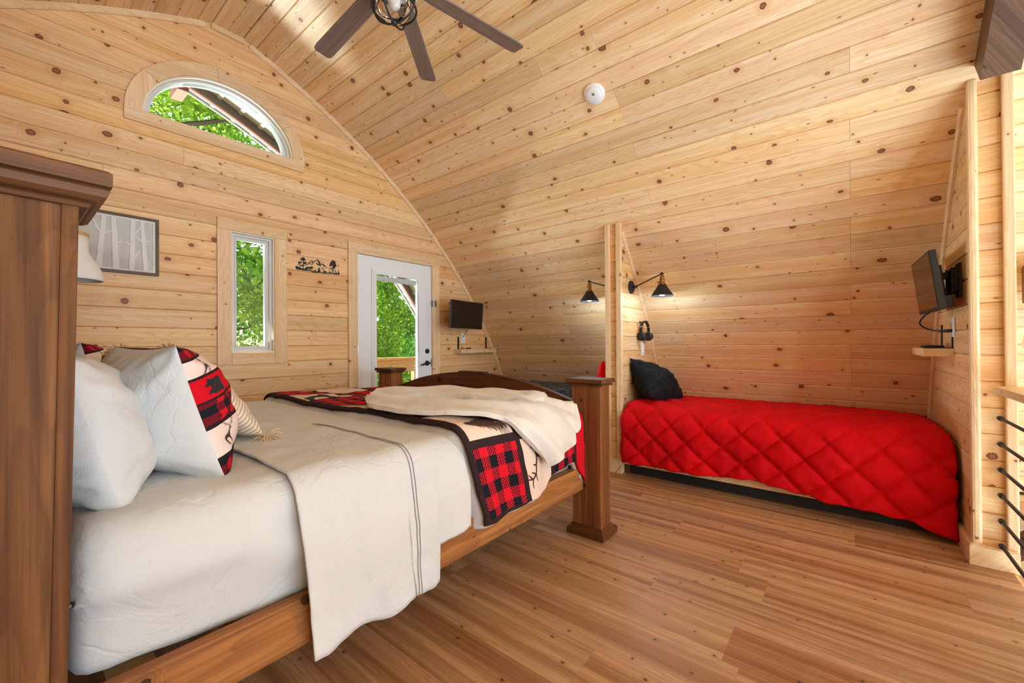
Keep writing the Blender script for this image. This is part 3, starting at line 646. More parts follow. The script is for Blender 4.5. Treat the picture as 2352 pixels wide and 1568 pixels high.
# ================================================================== bedding
MX0, MX1, MY0, MY1, MZ0, MZ1 = .095, 2.155, 1.262, 3.152, .352, .742
def section(y0, y1, z0, z1, r, n=9):
    """half loop across the bed: up the near side, over the top, down the far side"""
    P = [(y0, z0)]
    for i in range(n+1):
        a = PI/2*i/n; P.append((y0+r-r*math.cos(a), z1-r+r*math.sin(a)))
    for i in range(n+1):
        a = PI/2*i/n; P.append((y1-r+r*math.sin(a), z1-r+r*math.cos(a)))
    P.append((y1, z0)); return P
def resample(P, step):
    P = np.array(P, float); d = np.r_[0, np.cumsum(np.hypot(*np.diff(P, axis=0).T))]; s = np.arange(0, d[-1]+step*.5, step)
    return np.c_[np.interp(s, d, P[:, 0]), np.interp(s, d, P[:, 1])], s, d[-1]
def mattress():
    sec, s, L = resample(section(MY0, MY1, MZ0, MZ1, .085), .022); n = len(sec); xs = np.r_[MX0, MX0+.012, MX0+.03, np.linspace(MX0+.06, MX1-.06, 96), MX1-.03, MX1-.012, MX1]
    P = np.zeros((len(xs), n, 3)); cz = .55; cy = (MY0+MY1)/2
    for i, x in enumerate(xs):
        e = min(x-MX0, MX1-x); q = 1.0 if e > .06 else math.sqrt(max(0, 1-((.06-e)/.06)**2)); pull = .055*(1-q)
        for j, (y, z) in enumerate(sec):
            yy = y+(pull if y < cy else -pull); zz = z-(pull*.8 if z > cz else -pull*.2)
            if z < MZ1-.02:
                # sheet hem rises towards the head; stretch creases on the side
                low = (MZ0+.01+.06*max(0, (.75-x))/.75+.012*math.sin(x*23)*nz(x*3, 0, 4)); t = (z-MZ0)/(MZ1-MZ0); zz = low+(zz-MZ0)/(MZ1-MZ0)*(MZ1-low) if z < MZ1-.085 else zz
                amp = .017*math.sin(PI*min(1, t*1.1)); side = 1 if y < cy else -1
                d = (x-.1)*.55+(zz-.5)*1.6
                yy += side*(-.012*math.sin(PI*t)+amp*(.6*math.sin(d*17+nz(x*2, zz*3)*2.2)+.5*nz(x*3, zz*14, 2)))
                yy += side*.03*(1-t)**2*(1 if t < .5 else .5)
            else:
                zz += .006*nz(x*4, y*4, 1)+.004*nz(x*11, y*9, 6)+.004*math.sin((x*1.2+y)*26+3*nz(x*2, y*2))*max(0, nz(x*1.5, y*1.5, 8))
            P[i, j] = (x, yy, zz)
    return P
P = mattress(); me = grid_mesh('mattress', P); b = BM(); b.from_mesh(me)
for i in (0, P.shape[0]-1):
    b.verts.ensure_lookup_table(); row = [b.verts[i*P.shape[1]+j] for j in range(P.shape[1])]; b.faces.new(row if i == 0 else row[::-1])
b.verts.ensure_lookup_table(); n = P.shape[1]; b.faces.new([b.verts[i*n] for i in range(P.shape[0])][::-1]+[b.verts[i*n+n-1] for i in range(P.shape[0])]); recalc(b)
mat = thing('mattress', 'king mattress in a white fitted sheet lying on the stained bed frame', 'mattress', (1.1, 2.2, MZ0))
IMt = Matrix.Translation((-1.1, -2.2, -MZ0)); b.transform(IMt); obj('fitted_sheet', b, M['sheet'], mat, True)
def solid(o, t, offset=-1):
    m = o.modifiers.new('thick', 'SOLIDIFY'); m.thickness = t; m.offset = offset; return o
# folded top sheet hanging over the near side
def top_sheet():
    xs = np.linspace(.538, 1.20, 74); hang = section(MY0-.030, MY1+.02, .20, MZ1+.010, .09)
    base, s, L = resample(hang, .018); P = np.zeros((len(xs), len(base), 3))
    for i, x in enumerate(xs):
        for j, (y, z) in enumerate(base):
            near = y < 1.3 and z < MZ1-.06
            if near:
                u = min(1, (x-.538)/.5); full = x < 1.044; low = .246+.010*math.sin(x*30) if full else (.375+.15*(x-1.044)); t = (z-.20)/(MZ1-.06-.2); zz = low+t*(MZ1-.06-low)
                f = (1-t); yy = y-.034*min(1, f*2.2)-.012*f+(.010*math.sin(x*19+1.2)*f+.012*nz(x*5, zz*2.2, 3)+.008*nz(x*13, zz*6, 7)+.004*nz(x*30, zz*16, 2))*(.5+f*.8)
                if not full: yy += .012*f
                elif x > 1.02: yy += .004
                xx = x+.022*f*(1 if x < .9 else .0)
                P[i, j] = (xx, yy, zz)
            else:
                k_ = 1 if x < .95 else .35; zz = z+(.008*nz(x*5, y*3, 1)+.006*nz(x*9, y*8, 4))*k_+.009*k_*math.sin(y*3.3+x*21+2*nz(x*2, y*1.4))*max(0, nz(x*1.2, y*1.1, 9)+.1)
                P[i, j] = (x, y, max(zz, MZ1+.006) if z > MZ1 else zz)
    return P, s
P, s_ = top_sheet()
fs = thing('flat_sheet', 'white flat sheet with stitched hem folded back and hanging over the near bed side', 'sheet', (.8, 1.3, .74))
me = grid_mesh('sheet_cloth', P); me.transform(Matrix.Translation((-.8, -1.3, -.74))); o = solid(obj('sheet_cloth', me, M['sheet'], fs, True), .006, 1)
# hem stitching: two grey lines running along the hem at x = .93 / .945
for xo in (.932, .946):
    i = int(np.argmin(abs(np.linspace(.538, 1.20, 74)-xo))); pts = P[i].copy(); pts[:, 0] = xo+(pts[:, 0]-np.linspace(.538, 1.20, 74)[i])
    nrm = np.zeros_like(pts); d = np.gradient(pts[:, 1:], axis=0); nrm[:, 1] = -d[:, 1]; nrm[:, 2] = d[:, 0]; nrm /= np.linalg.norm(nrm, axis=1)[:, None]+1e-9
    sgn = 1
    q = pts+nrm*.0085; b = BM(); tube(b, [tuple(p-np.array([.8, 1.3, .74])) for p in q[:70]], .0014, 4); obj('hem_stitching', b, plain('grey_thread', (130, 130, 132), .9) if xo < .94 else bpy.data.materials['grey_thread'], fs)

# ---- patchwork quilt folded across the foot of the bed
QA0, QA1 = 1.165, 2.155
def quilt_surface(a, t, off=0.0):
    """a along the bed, t = cross-bed distance from the near top edge (negative hangs down the side)"""
    e0, e1 = MY0-.050, MY1+.03; zt = MZ1+.048-.034*max(0, a-QA0)/.98; r = .075
    pf = .010*nz(a*5, t*5, 2)+.007*nz(a*11, t*11, 5)
    near_hang = a
    if t < 0:
        q = -t; rr = r*PI/2
        if q < rr: an = q/r; y = e0+r-r*math.sin(an); z = zt-r+r*math.cos(an); ny, nz_ = -math.sin(an), math.cos(an)
        else: y = e0; z = zt-r-(q-rr); ny, nz_ = -1, 0
        f = min(1, max(0, (zt-z)/.38)); xx = a+.125*f*max(0, min(1, (1.75-a)/.5))+.03*f*math.sin(a*9); y -= .025*f+.014*math.sin(a*17+.6)*f-.02*max(0, a-1.95)*f
    elif t > e1-e0-2*r:
        q = t-(e1-e0-2*r); rr = r*PI/2
        if q < rr: an = q/r; y = e1-r+r*math.sin(an); z = zt-r+r*math.cos(an); ny, nz_ = math.sin(an), math.cos(an)
        else: y = e1; z = zt-r-(q-rr); ny, nz_ = 1, 0
        xx = a
    else: y = e0+r+t; z = zt; ny, nz_ = 0, 1; xx = a-.03*math.exp(-((t-1.0)/.5)**2)*max(0, 1-(a-QA0)/.3); z += .010*math.sin(a*11+t*2.1)*math.sin(t*3.0)*.8
    ed = min(a-QA0, QA1-a); rnd = -.014*max(0, 1-ed/.03)**2
    o = pf+rnd+off; return (xx, y+ny*o, z+nz_*o)
def q_low(a):      # length of the drop on the near side for each a
    return np.interp(a, [1.165, 1.30, 1.45, 1.60, 1.72, 1.78, 1.86, 2.0, 2.06, 2.10, 2.155], [.455, .455, .44, .425, .405, .36, .335, .325, .33, .40, .47])
QO = np.array([1.65, 2.2, .75])
def quilt_grid(a0, a1, off, ext=0.0, na=100, nt=280, far=.30):
    As = np.linspace(a0, a1, na); P = np.zeros((na, nt, 3)); UV = np.zeros((na, nt, 2)); top = MY1-MY0+.080-.15
    for i, a in enumerate(As):
        lo = -(q_low(a)+ext)-.018*abs(math.sin(a*21))*.3
        ts = np.r_[np.linspace(lo, 0, nt//4, endpoint=False), np.linspace(0, top+far, nt-nt//4)]
        for j, t in enumerate(ts): P[i, j] = quilt_surface(a, t, off); UV[i, j] = ((a-QA0-.012)*1.07, t+.118+QP)
    return P, UV
qt = thing('quilt', 'lodge patchwork quilt in red and black check folded across the bed foot', 'quilt', tuple(QO))
P, UV = quilt_grid(QA0, QA1, 0.010); me = grid_mesh('patchwork_top', P-QO, UV); solid(obj('patchwork_top', me, M['quilt'], qt, True), .012, -1)
P, UV = quilt_grid(QA0-.075, QA1-.01, -.012, .016, 70, 200); me = grid_mesh('quilt_lining', P-QO); solid(obj('quilt_lining', me, M['lining'], qt, True), .024, -1)
# ---- printed motifs, drawn as thin cloth shapes lying on their carrier
def stroke(p0, p1, w0, w1=None):
    p0, p1 = np.array(p0, float), np.array(p1, float); d = p1-p0; n = np.array([-d[1], d[0]])/(np.hypot(*d)+1e-9); w1 = w0 if w1 is None else w1
    return [tuple(p0+n*w0/2), tuple(p0-n*w0/2), tuple(p1-n*w1/2), tuple(p1+n*w1/2)]
def poly_path(pts, w0, w1):
    pts = [np.array(p, float) for p in pts]; N = len(pts); return [stroke(pts[i], pts[i+1]+(pts[i+1]-pts[i])*.08, w0+(w1-w0)*i/(N-1), w0+(w1-w0)*(i+1)/(N-1)) for i in range(N-1)]
def antlers(w=.012):
    out = []
    for s in (1, -1):
        main = [(.03*s, 0), (.13*s, .10), (.26*s, .17), (.36*s, .30), (.40*s, .46)] if s > 0 else [(.03*s, 0), (.12*s, .12), (.22*s, .22), (.28*s, .36), (.27*s, .52)]
        out += poly_path(main, w*1.6, w*.6)
        for k, (dx, dy) in ((1, (-.02, .13)), (2, (.10, -.02)), (2, (-.03, .15)), (3, (.11, .02)), (3, (-.07, .12))):
            p = np.array(main[k]); out += poly_path([p, p+np.array([dx*s*.6, dy*.6+.01]), p+np.array([dx*s, dy])], w, w*.5)
    return out
def xf(polys, sx, sy, ox, oy, rot=0):
    c, s = math.cos(rot), math.sin(rot); return [[(ox+(x*sx)*c-(y*sy)*s, oy+(x*sx)*s+(y*sy)*c) for x, y in p] for p in polys]
ELK_BODY = [(-.02, 0), (.04, -.01), (.09, .02), (.14, -.03), (.11, -.06), (.07, -.07), (.08, -.17), (.06, -.26), (-.02, -.30), (-.16, -.30), (-.30, -.27), (-.36, -.31), (-.37, -.42), (-.35, -.56), (-.365, -.74), (-.33, -.74), (-.31, -.58), (-.29, -.46), (-.22, -.43), (-.10, -.45), (-.06, -.50), (-.05, -.74), (-.015, -.74), (-.005, -.52), (.01, -.74), (.04, -.74), (.045, -.46), (.06, -.34), (.05, -.20), (-.03, -.10)]
ELK_BODY = [(-.03, .02), (.02, .03), (.07, .00), (.15, -.055), (.13, -.085), (.06, -.085), (.05, -.13), (.065, -.24), (.05, -.36), (.045, -.50), (.06, -.76), (.03, -.76), (.01, -.52), (-.02, -.76), (-.05, -.76), (-.04, -.50), (-.06, -.44), (-.20, -.43), (-.27, -.46), (-.29, -.58), (-.28, -.76), (-.31, -.76), (-.33, -.58), (-.37, -.76), (-.40, -.76), (-.37, -.56), (-.37, -.40), (-.39, -.32), (-.34, -.25), (-.20, -.25), (-.08, -.24), (-.05, -.14)]
ELK_HEAD = [(-.03, .02), (.02, .03), (.07, .00), (.15, -.055), (.13, -.085), (.06, -.085), (.05, -.13), (.07, -.26), (-.09, -.26), (-.05, -.14)]
BEAR = [(-.5, .02), (-.46, .20), (-.34, .30), (-.16, .31), (-.02, .27), (.10, .31), (.24, .33), (.34, .36), (.38, .31), (.46, .24), (.56, .16), (.55, .10), (.44, .09), (.36, .06), (.36, -.02), (.44, -.14), (.50, -.17), (.49, -.21), (.40, -.20), (.30, -.06), (.22, .00), (.20, -.12), (.26, -.22), (.24, -.27), (.12, -.27), (.10, -.14), (.06, -.02), (-.10, -.03), (-.22, -.02), (-.26, -.10), (-.22, -.24), (-.26, -.28), (-.38, -.28), (-.38, -.18), (-.42, -.10), (-.46, -.26), (-.52, -.29), (-.60, -.28), (-.58, -.22), (-.55, -.14)]
def pine_tree(n=11):
    out = [stroke((0, -.5), (0, .5), .03, .006)]
    for i in range(n*3):
        y = .42-.86*i/(n*3); w = .05+.30*(i/(n*3))*random.uniform(.7, 1.1)
        for s in (1, -1): out.append(stroke((0, y+.03), (s*w, y-.05+random.uniform(-.02, .02)), .045, .006))
    return out
def motif(name, polys, mapf, mat, parent, cuts=2, org=(0, 0, 0)):
    b = BM()
    for p in polys:
        try: f = b.faces.new([b.verts.new((x, y, 0)) for x, y in p])
        except Exception: pass
    bmesh.ops.triangulate(b, faces=b.faces)
    if cuts: bmesh.ops.subdivide_edges(b, edges=[e for e in b.edges if e.calc_length() > .02], cuts=cuts)
    for v in b.verts: v.co = Vector(mapf(v.co.x, v.co.y))-Vector(org)
    return obj(name, b, mat, parent)
def qmap(x, y): return quilt_surface(x/1.07+QA0+.012, y-.118-QP, .0125)
B_ = lambda i, j: ((i+.5)*QP, (j+.5)*QP)
cx_, cy_ = B_(1, 0); motif('elk_print', xf([ELK_HEAD], .34, .36, cx_-.015, cy_+.055, math.radians(90)) + xf(antlers(.026), .38, .27, cx_-.015, cy_+.055, math.radians(90)), qmap, M['print_brown'], qt, 2, QO)
cx_, cy_ = B_(0, 1); motif('tree_print', xf(pine_tree(16), .26, .25, cx_+.01, cy_-.075, math.radians(90)), qmap, M['print_brown'], qt, 1, QO)
for i, j in ((0, 3), (1, 4), (1, 2)):
    cx_, cy_ = B_(i, j)
    if (i+j) % 2: motif('bear_print' if j != 3 else 'tree_print', xf([BEAR], .26, .34, cx_, cy_) if j != 3 else xf(pine_tree(8), .3, .26, cx_, cy_, 1.2), qmap, M['print_black'], qt, 2, QO)
cx_, cy_ = B_(0, 5); motif('elk_print', xf([ELK_BODY], .36, .30, cx_, cy_+.03), qmap, M['print_black'], qt, 2, QO)

# ---- cream fleece throw
TH = np.array([[(1.15, 1.84, .826), (1.27, 2.05, .824), (1.43, 2.25, .820), (1.62, 2.42, .788)],
      [(1.18, 1.53, .826), (1.40, 1.70, .820), (1.68, 1.92, .822), (1.95, 2.08, .788)],
      [(1.36, 1.23, .816), (1.54, 1.36, .820), (1.76, 1.50, .820), (1.97, 1.62, .786)],
      [(1.545, 1.165, .69), (1.66, 1.175, .775), (1.83, 1.26, .808), (2.01, 1.36, .788)],
      [(1.71, 1.130, .53), (1.87, 1.125, .60), (1.99, 1.14, .69), (2.06, 1.22, .800)]])
def cat(P, n):
    P = np.asarray(P, float); out = []
    for i in range(len(P)-1):
        p0 = P[max(i-1, 0)]; p1 = P[i]; p2 = P[i+1]; p3 = P[min(i+2, len(P)-1)]
        for k in range(n):
            t = k/n; out.append(.5*(2*p1+(p2-p0)*t+(2*p0-5*p1+4*p2-p3)*t*t+(3*p1-p0-3*p2+p3)*t**3))
    out.append(P[-1]); return np.array(out)
G = cat(TH, 24); G = np.array([cat(r, 24) for r in G]); m_, n_ = G.shape[:2]
for i in range(m_):
    for j in range(n_):
        u, v = i/(m_-1), j/(n_-1); ph = v*17+2.6*math.sin(u*4.2+.6)+u*2.5
        f = .026*max(0, math.sin(ph))**2.2-.006+.012*nz(u*6, v*6, 3)+.007*nz(u*18, v*14, 6); e = min(v, 1-v); f *= min(1, .3+e*6)
        dr = max(0, u-.62)/.38*max(0, 1-v*1.3)
        G[i, j, 2] += f*(1-dr*.6); G[i, j, 1] -= .024*dr*math.sin(v*24+u*5); G[i, j, 0] += .014*nz(u*7, v*3, 9)*(1-abs(2*v-1))
TO = np.array([1.6, 1.55, .80]); th = thing('throw_blanket', 'rumpled cream fleece throw lying over the patchwork quilt', 'blanket', tuple(TO))
me = grid_mesh('fleece', G-TO); o = solid(obj('fleece', me, M['fleece'], th, True), .022, 0); bv = o.modifiers.new('b', 'BEVEL'); bv.width = .009; bv.segments = 3; bv.limit_method = 'ANGLE'
# second fold lying on top along the far edge, its rolled lip towards the camera
F2 = np.array([[(1.280, 2.040, 0.836), (1.360, 2.150, 0.836), (1.480, 2.270, 0.850), (1.610, 2.400, 0.806)], [(1.540, 1.820, 0.838), (1.640, 1.900, 0.836), (1.780, 1.980, 0.850), (1.930, 2.060, 0.804)],
               [(1.700, 1.440, 0.836), (1.770, 1.490, 0.856), (1.860, 1.540, 0.846), (1.960, 1.600, 0.804)], [(1.840, 1.270, 0.826), (1.890, 1.300, 0.846), (1.950, 1.340, 0.836), (2.030, 1.380, 0.804)]])
G2 = np.array([cat(r, 12) for r in cat(F2, 18)])
for i in range(G2.shape[0]):
    for j in range(G2.shape[1]): G2[i, j, 2] += .010*nz(i*.14, j*.16, 2)+.005*math.sin(i*.5+j*.2); G2[i, j, 0] += .02*nz(i*.12, 7)*(1-j/G2.shape[1])
me = grid_mesh('fleece_fold', G2-TO); o = solid(obj('fleece_fold', me, M['fleece'], th, True), .030, 0); bv = o.modifiers.new('b', 'BEVEL'); bv.width = .013; bv.segments = 3

# ================================================================== pillows
def pillow(name, label, cat_, c, w, up, W, Hh, T, back, front, sag=.0, seed=0, group=None, ears=.06, wr=1.0, res=44):
    """two stuffed faces meeting in a seam; local u along w, v along up, n = w x up (front faces +n)"""
    w = Vector(w).normalized(); up = Vector(up); up = (up-w*up.dot(w)).normalized(); nrm = w.cross(up)
    t = thing(name, label, cat_, tuple(c), 0, group); R = Matrix((w, up, nrm)).transposed()
    for side, mt, pn in ((1, front, 'front_cover'), (-1, back, 'back_cover')):
        P = np.zeros((res, res, 3)); UV = np.zeros((res, res, 2))
        for i in range(res):
            for j in range(res):
                a = -1+2*i/(res-1); b_ = -1+2*j/(res-1); a_ = math.sin(a*PI/2); b2 = math.sin(b_*PI/2)
                prof = max(0, (1-abs(a_)**2.6))**.62*max(0, (1-abs(b2)**2.6))**.62
                x = a_*W/2*(1-ears*(1-b2*b2)*.9*abs(a_)**3); y = b2*Hh/2*(1-ears*(1-a_*a_)*abs(b2)**3)
                z = side*T/2*prof*(1+.18*nz(a_*1.3+seed, b2*1.3, side))
                edge = 1-max(abs(a_), abs(b2))
                z += side*prof*wr*(.010*nz(a_*4+seed, b2*4, 5)+.006*math.sin((a_*3+b2*2)*4+3*nz(a_*2, b2*2, seed)))
                ang = math.atan2(b2, a_); z += side*.006*wr*math.sin(ang*26+seed)*math.exp(-((edge-.10)/.08)**2)*min(1, edge*14)
                y -= sag*(1-(b2+1)/2)*0
                p = R @ Vector((x, y, z)); P[i, j] = p; UV[i, j] = ((a_+1)/2, (b2+1)/2)
        me = grid_mesh(pn, P if side == 1 else P[::-1], UV if side == 1 else UV[::-1]); obj(pn, me, mt, t, True)
    def surf(u, v, lift=.002):
        a_, b2 = u*2-1, v*2-1; prof = max(0, (1-abs(a_)**2.6))**.62*max(0, (1-abs(b2)**2.6))**.62
        x = a_*W/2*(1-ears*(1-b2*b2)*.9*abs(a_)**3); y = b2*Hh/2*(1-ears*(1-a_*a_)*abs(b2)**3); z = T/2*prof*(1+.18*nz(a_*1.3+seed, b2*1.3, 1))
        z += prof*wr*(.010*nz(a_*4+seed, b2*4, 5)+.006*math.sin((a_*3+b2*2)*4+3*nz(a_*2, b2*2, seed)))
        edge = 1-max(abs(a_), abs(b2)); ang = math.atan2(b2, a_); z += .006*wr*math.sin(ang*26+seed)*math.exp(-((edge-.10)/.08)**2)*min(1, edge*14)
        return R @ Vector((x, y, z+lift))
    return t, surf
# near white pillow leaning on the headboard
pillow('bed_pillow', 'plain white bed pillow nearest the camera, leaning on the headboard', 'pillow', (.150, 1.70, .905), (.02, 1, 0), (-.26, 0, 1), .66, .42, .27, M['sheet2'], M['sheet2'], seed=3, wr=1.3)
pillow('bed_pillow', 'plain white bed pillow mostly hidden, farther along the headboard', 'pillow', (.155, 2.55, .925), (.02, 1, 0), (-.24, 0, 1), .66, .44, .22, M['sheet2'], M['sheet2'], seed=8)
def sham(c, w, up, label, seed):
    t, sf = pillow('pillow_sham', label, 'pillow', c, w, up, .66, .43, .30, M['sheet2'], M['lodge'], seed=seed, group='lodge print pillow shams', wr=1.15)
    def mp(x, y): return sf(x, y, .0028)
    for u0, v0 in ((.072, .30), (.072, .835), (.42, .30), (.42, .835)):
        motif('elk_print', xf([ELK_BODY]+antlers(.022), .078, .15, u0+.006, v0+.03), mp, M['print_brown'], t, 1)
    for u0 in (.078, .45): motif('bear_print', xf([BEAR], -.105, .19, u0, .652), mp, M['print_black'], t, 1)
    for v0 in (.48,): motif('tree_print', xf(pine_tree(7), .10, .15, .40, v0), mp, M['print_black'], t, 0)
    return t
sham((.352, 1.775, .925), (-.06, 1, .0), (-.30, -.05, 1), 'lodge print pillow with white back, beside the near white pillow', 5)
sham((.255, 2.84, .94), (-.06, 1, .0), (-.26, -.02, 1), 'lodge print pillow at the far side of the bed head', 12)
# striped cushion with tassels
cu, sf = pillow('cushion', 'beige and cream striped cushion with corner tassels behind the lodge print pillow', 'cushion', (.500, 2.05, .925), (-.10, 1, .0), (-.74, -.04, .78), .50, .45, .17, M['stripes'], M['stripes'], seed=21, wr=.6)
for u, v in ((0, 0), (1, 0), (0, 1), (1, 1)):
    p = sf(u, v, 0); d = (p-sf(.5, .5, 0)*.3).normalized(); b = BM()
    for k in range(260):
        dd = (d+Vector((random.gauss(0, .55), random.gauss(0, .55), random.gauss(0, .45)))).normalized()*random.uniform(.030, .068)
        tube(b, [p, p+dd*.6+Vector((0, 0, .006)), p+dd+Vector((0, 0, -.008))], .0022, 3)
    o = obj('tassel', b, M['tassel'], cu)

# ================================================================== bunk with the red comforter
b = BM(); box(b, 3.383, 3.62, 1.528, 1.690, 0, .118, .003); struct(obj('baseboard_middle', b, M['pine_trim']))
def bunk(label, y0, y1):
    t = thing('bunk_bed', label, 'bed', (3.9, (y0+y1)/2, 0)); I = Matrix.Translation((-3.9, -(y0+y1)/2, 0))
    def p(nm, d, m):
        b = BM(); box(b, *d, bev=.002); b.transform(I); return obj(nm, b, M[m], t)
    p('front_rail', (3.40, 3.438, y0+.02, y1-.02, .088, .225), 'pine_trim'); p('back_rail', (4.42, 4.45, y0+.02, y1-.02, .088, .225), 'pine_trim')
    for y in (y0+.02, (y0+y1)/2, y1-.05): p('cross_board', (3.44, 4.42, y, y+.03, .10, .225), 'pine_trim')
    p('underbed_shade_panel', (3.455, 3.462, y0+.03, y1-.03, .002, .10), 'matte_black')  # added black sheet that makes the gap under the bunk read as shade
    for x in (3.405, 4.40):
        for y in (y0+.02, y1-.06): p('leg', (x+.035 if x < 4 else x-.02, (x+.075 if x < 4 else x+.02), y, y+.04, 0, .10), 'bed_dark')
    b = BM(); box(b, 3.415, 4.44, y0+.03, y1-.03, .228, .50, .05); b.transform(I); obj('bunk_mattress', b, M['sheet'], t, True); return t
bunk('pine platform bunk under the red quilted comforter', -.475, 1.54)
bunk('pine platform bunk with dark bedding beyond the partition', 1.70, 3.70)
def comforter(name, label, y0, y1, mat, hem, zoff=0.0, quilted=True):
    sec = [(arcX(.57+zoff)-.012, .565+zoff), (4.2, .588+zoff), (3.9, .603+zoff), (3.6, .605+zoff), (3.50, .600+zoff), (3.42, .575+zoff), (3.375, .525+zoff), (3.355, .46+zoff), (3.345, .36), (3.340, .20), (3.338, .10)]
    base, s, L = resample([tuple(q) for q in cat(np.array(sec), 6)], .014); ys = np.linspace(y0, y1, int((y1-y0)/.014)); P = np.zeros((len(ys), len(base), 3)); d = np.gradient(base, axis=0); nn = np.c_[d[:, 1], -d[:, 0]]; nn /= np.linalg.norm(nn, axis=1)[:, None]; nn[:, :] *= np.where(nn[:, 1:2]+(-nn[:, 0:1]) > 0, 1, -1)
    for i, y in enumerate(ys):
        hz_ = hem(y)
        for j, (x, z) in enumerate(base):
            zz = z
            if z < .46: zz = hz_+(z-.10)/(.36)*(.46-hz_)
            w = s[j]-L; p = .25
            a = abs(math.sin(PI*(y+.02+w*1.02)/p)); c = abs(math.sin(PI*(y+.02-w*1.02)/p)); q = min(a, c)
            puff = (.030*(1-math.exp(-(q/.30)**1.3))-.012+.006*q) if quilted else .006
            fr = 1 if z < .5 else .55
            wr = .008*nz(y*9, w*9, 1)+.006*nz(y*24, w*15, 2)+.003*nz(y*50, w*32, 4)+.004*math.sin(y*46+4*nz(y*3, w*3))*max(0, (.22-abs(w+.12)))*3
            puff = puff*fr+wr
            e = min(y-y0, y1-y); puff -= .02*max(0, 1-e/.05)**2
            hang = max(0, (.5-z)/.4); bulge = .016*math.sin(y*7.5+.5)*hang+.012*hang*math.sin(y*13+2)
            dip = -.035*max(0, 1-(y-y0)/.35)**2*(1 if z > .4 else .3) if quilted else 0
            zz += dip if z > .3 else 0
            P[i, j] = (x+nn[j, 0]*puff-bulge, y, zz+nn[j, 1]*puff)
    o3 = np.array([3.8, (y0+y1)/2, .6]); t = thing(name, label, 'comforter', tuple(o3)); solid(obj('quilted_cover', grid_mesh('quilted_cover', P-o3), mat, t, True), .02, 0); return t
comforter('comforter', 'bright red diamond quilted comforter on the bunk below the right wall lamp', -.462, 1.512, M['red'], lambda y: float(np.interp(y, [-.46, -.30, -.1, .1, .35, .56, .65, .9, 1.2, 1.5], [.012, .06, .095, .10, .135, .155, .140, .125, .12, .11])+.004*math.sin(y*40)))
comforter('comforter', 'dark navy comforter on the bunk beyond the partition', 1.72, 3.68, M['navy_cloth'], lambda y: .15, .055, True)
pillow('pillow', 'crumpled black pillow on the red comforter against the partition', 'pillow', (3.84, 1.375, .735), (.90, -.12, -.30), (.16, .60, .80), .66, .42, .28, M['black_cloth'], M['black_cloth'], seed=31, wr=2.0, ears=.10)
pillow('pillow', 'red pillow peeking out behind the partition above the king bed post', 'pillow', (3.72, 1.80, .80), (1, .1, 0), (.0, -.25, 1), .56, .34, .16, M['red'], M['red'], seed=33)

# ================================================================== lamps on the partition
def sconce(label, yp, d):
    t = thing('wall_sconce', label, 'lamp', (3.655, yp, 1.64)); o = Vector((3.655, yp, 1.64)); I = Matrix.Translation(-o); L = Vector((3.62, yp+d*.30, 0))
    def p(nm, b, m, sm=True): b.transform(I); return obj(nm, b, M[m], t, sm)
    b = BM(); lathe(b, [(.058, 0), (.060, .004), (.058, .016), (.05, .020)], tuple(o), (0, d, 0), 32); lathe(b, [(.010, .018), (.010, .045)], tuple(o), (0, d, 0), 12); p('backplate', b, 'matte_black', False)
    b = BM(); j0 = o+Vector((0, d*.045, 0)); j1 = Vector((L.x, L.y, 1.728)); lathe(b, [(.013, -.016), (.013, .016)], tuple(j0), (1, 0, 0), 14); tube(b, [j0, j1], .0055, 10); lathe(b, [(.011, -.014), (.011, .014)], tuple(j1), (1, 0, 0), 14); p('arm', b, 'matte_black')
    b = BM(); lathe(b, [(.006, 1.728), (.006, 1.712), (.017, 1.708), (.019, 1.69), (.016, 1.686), (.021, 1.68), (.021, 1.655), (.017, 1.652), (.026, 1.645), (.027, 1.628)], tuple(L), (0, 0, 1), 24); p('socket', b, 'brass')
    b = BM(); lathe(b, [(.024, 1.634), (.034, 1.632), (.037, 1.622), (.092, 1.538), (.096, 1.534), (.090, 1.536), (.033, 1.62), (.024, 1.626)], tuple(L), (0, 0, 1), 40, caps=False); p('lamp_shade', b, 'matte_black')
    b = BM(); lathe(b, [(.003, 1.535), (.018, 1.539), (.027, 1.552), (.029, 1.566), (.024, 1.585), (.013, 1.605), (.012, 1.622)], tuple(L), (0, 0, 1), 24); p('bulb', b, 'bulb')
    l = lamp('sconce_light', 'POINT', (L.x, L.y, 1.522), (L.x, L.y, 0), 9.0, (.56, .79, 1.0), .03); return t
sconce('black cone wall lamp over the red bunk, arm swung towards the camera side', PY0, -1)
sconce('black cone wall lamp on the far side of the partition', PY1, 1)
# switch plate, outlets
def plate(label, c, nrm, kind):
    t = thing('wall_outlet' if kind == 'outlet' else 'light_switch', label, 'outlet' if kind == 'outlet' else 'switch', c); u = Vector((0, 0, 1)).cross(Vector(nrm)).normalized(); Mw = Mx(u, (0, 0, 1), nrm, (0, 0, 0))
    b = BM(); box(b, -.036, .036, -.058, .058, 0, .006, .002, Mw); obj('cover_plate', b, M['white_plastic'], t)
    if kind == 'outlet':
        for z in (.021, -.021):
            b = BM(); box(b, -.017, .017, z-.014, z+.014, .005, .008, .0015, Mw); s = obj('socket', b, M['white_paint'], t)
            b = BM()
            for x in (-.006, .006): box(b, x-.001, x+.001, z-.003, z+.005, .0075, .0084, 0, Mw)
            box(b, -.002, .002, z-.010, z-.006, .0075, .0084, 0, Mw); obj('slots', b, M['matte_black'], s)
    else:
        b = BM(); box(b, -.016, .016, -.033, .033, .005, .009, .0015, Mw); obj('rocker', b, M['white_paint'], t)
        b = BM(); lathe(b, [(.0025, 0), (.0025, .0098)], (0, 0, 0), (0, 0, 1), 8, True); b.transform(Mw @ Matrix.Translation((.006, -.026, 0))); obj('indicator', b, M['matte_black'], t)
    return t
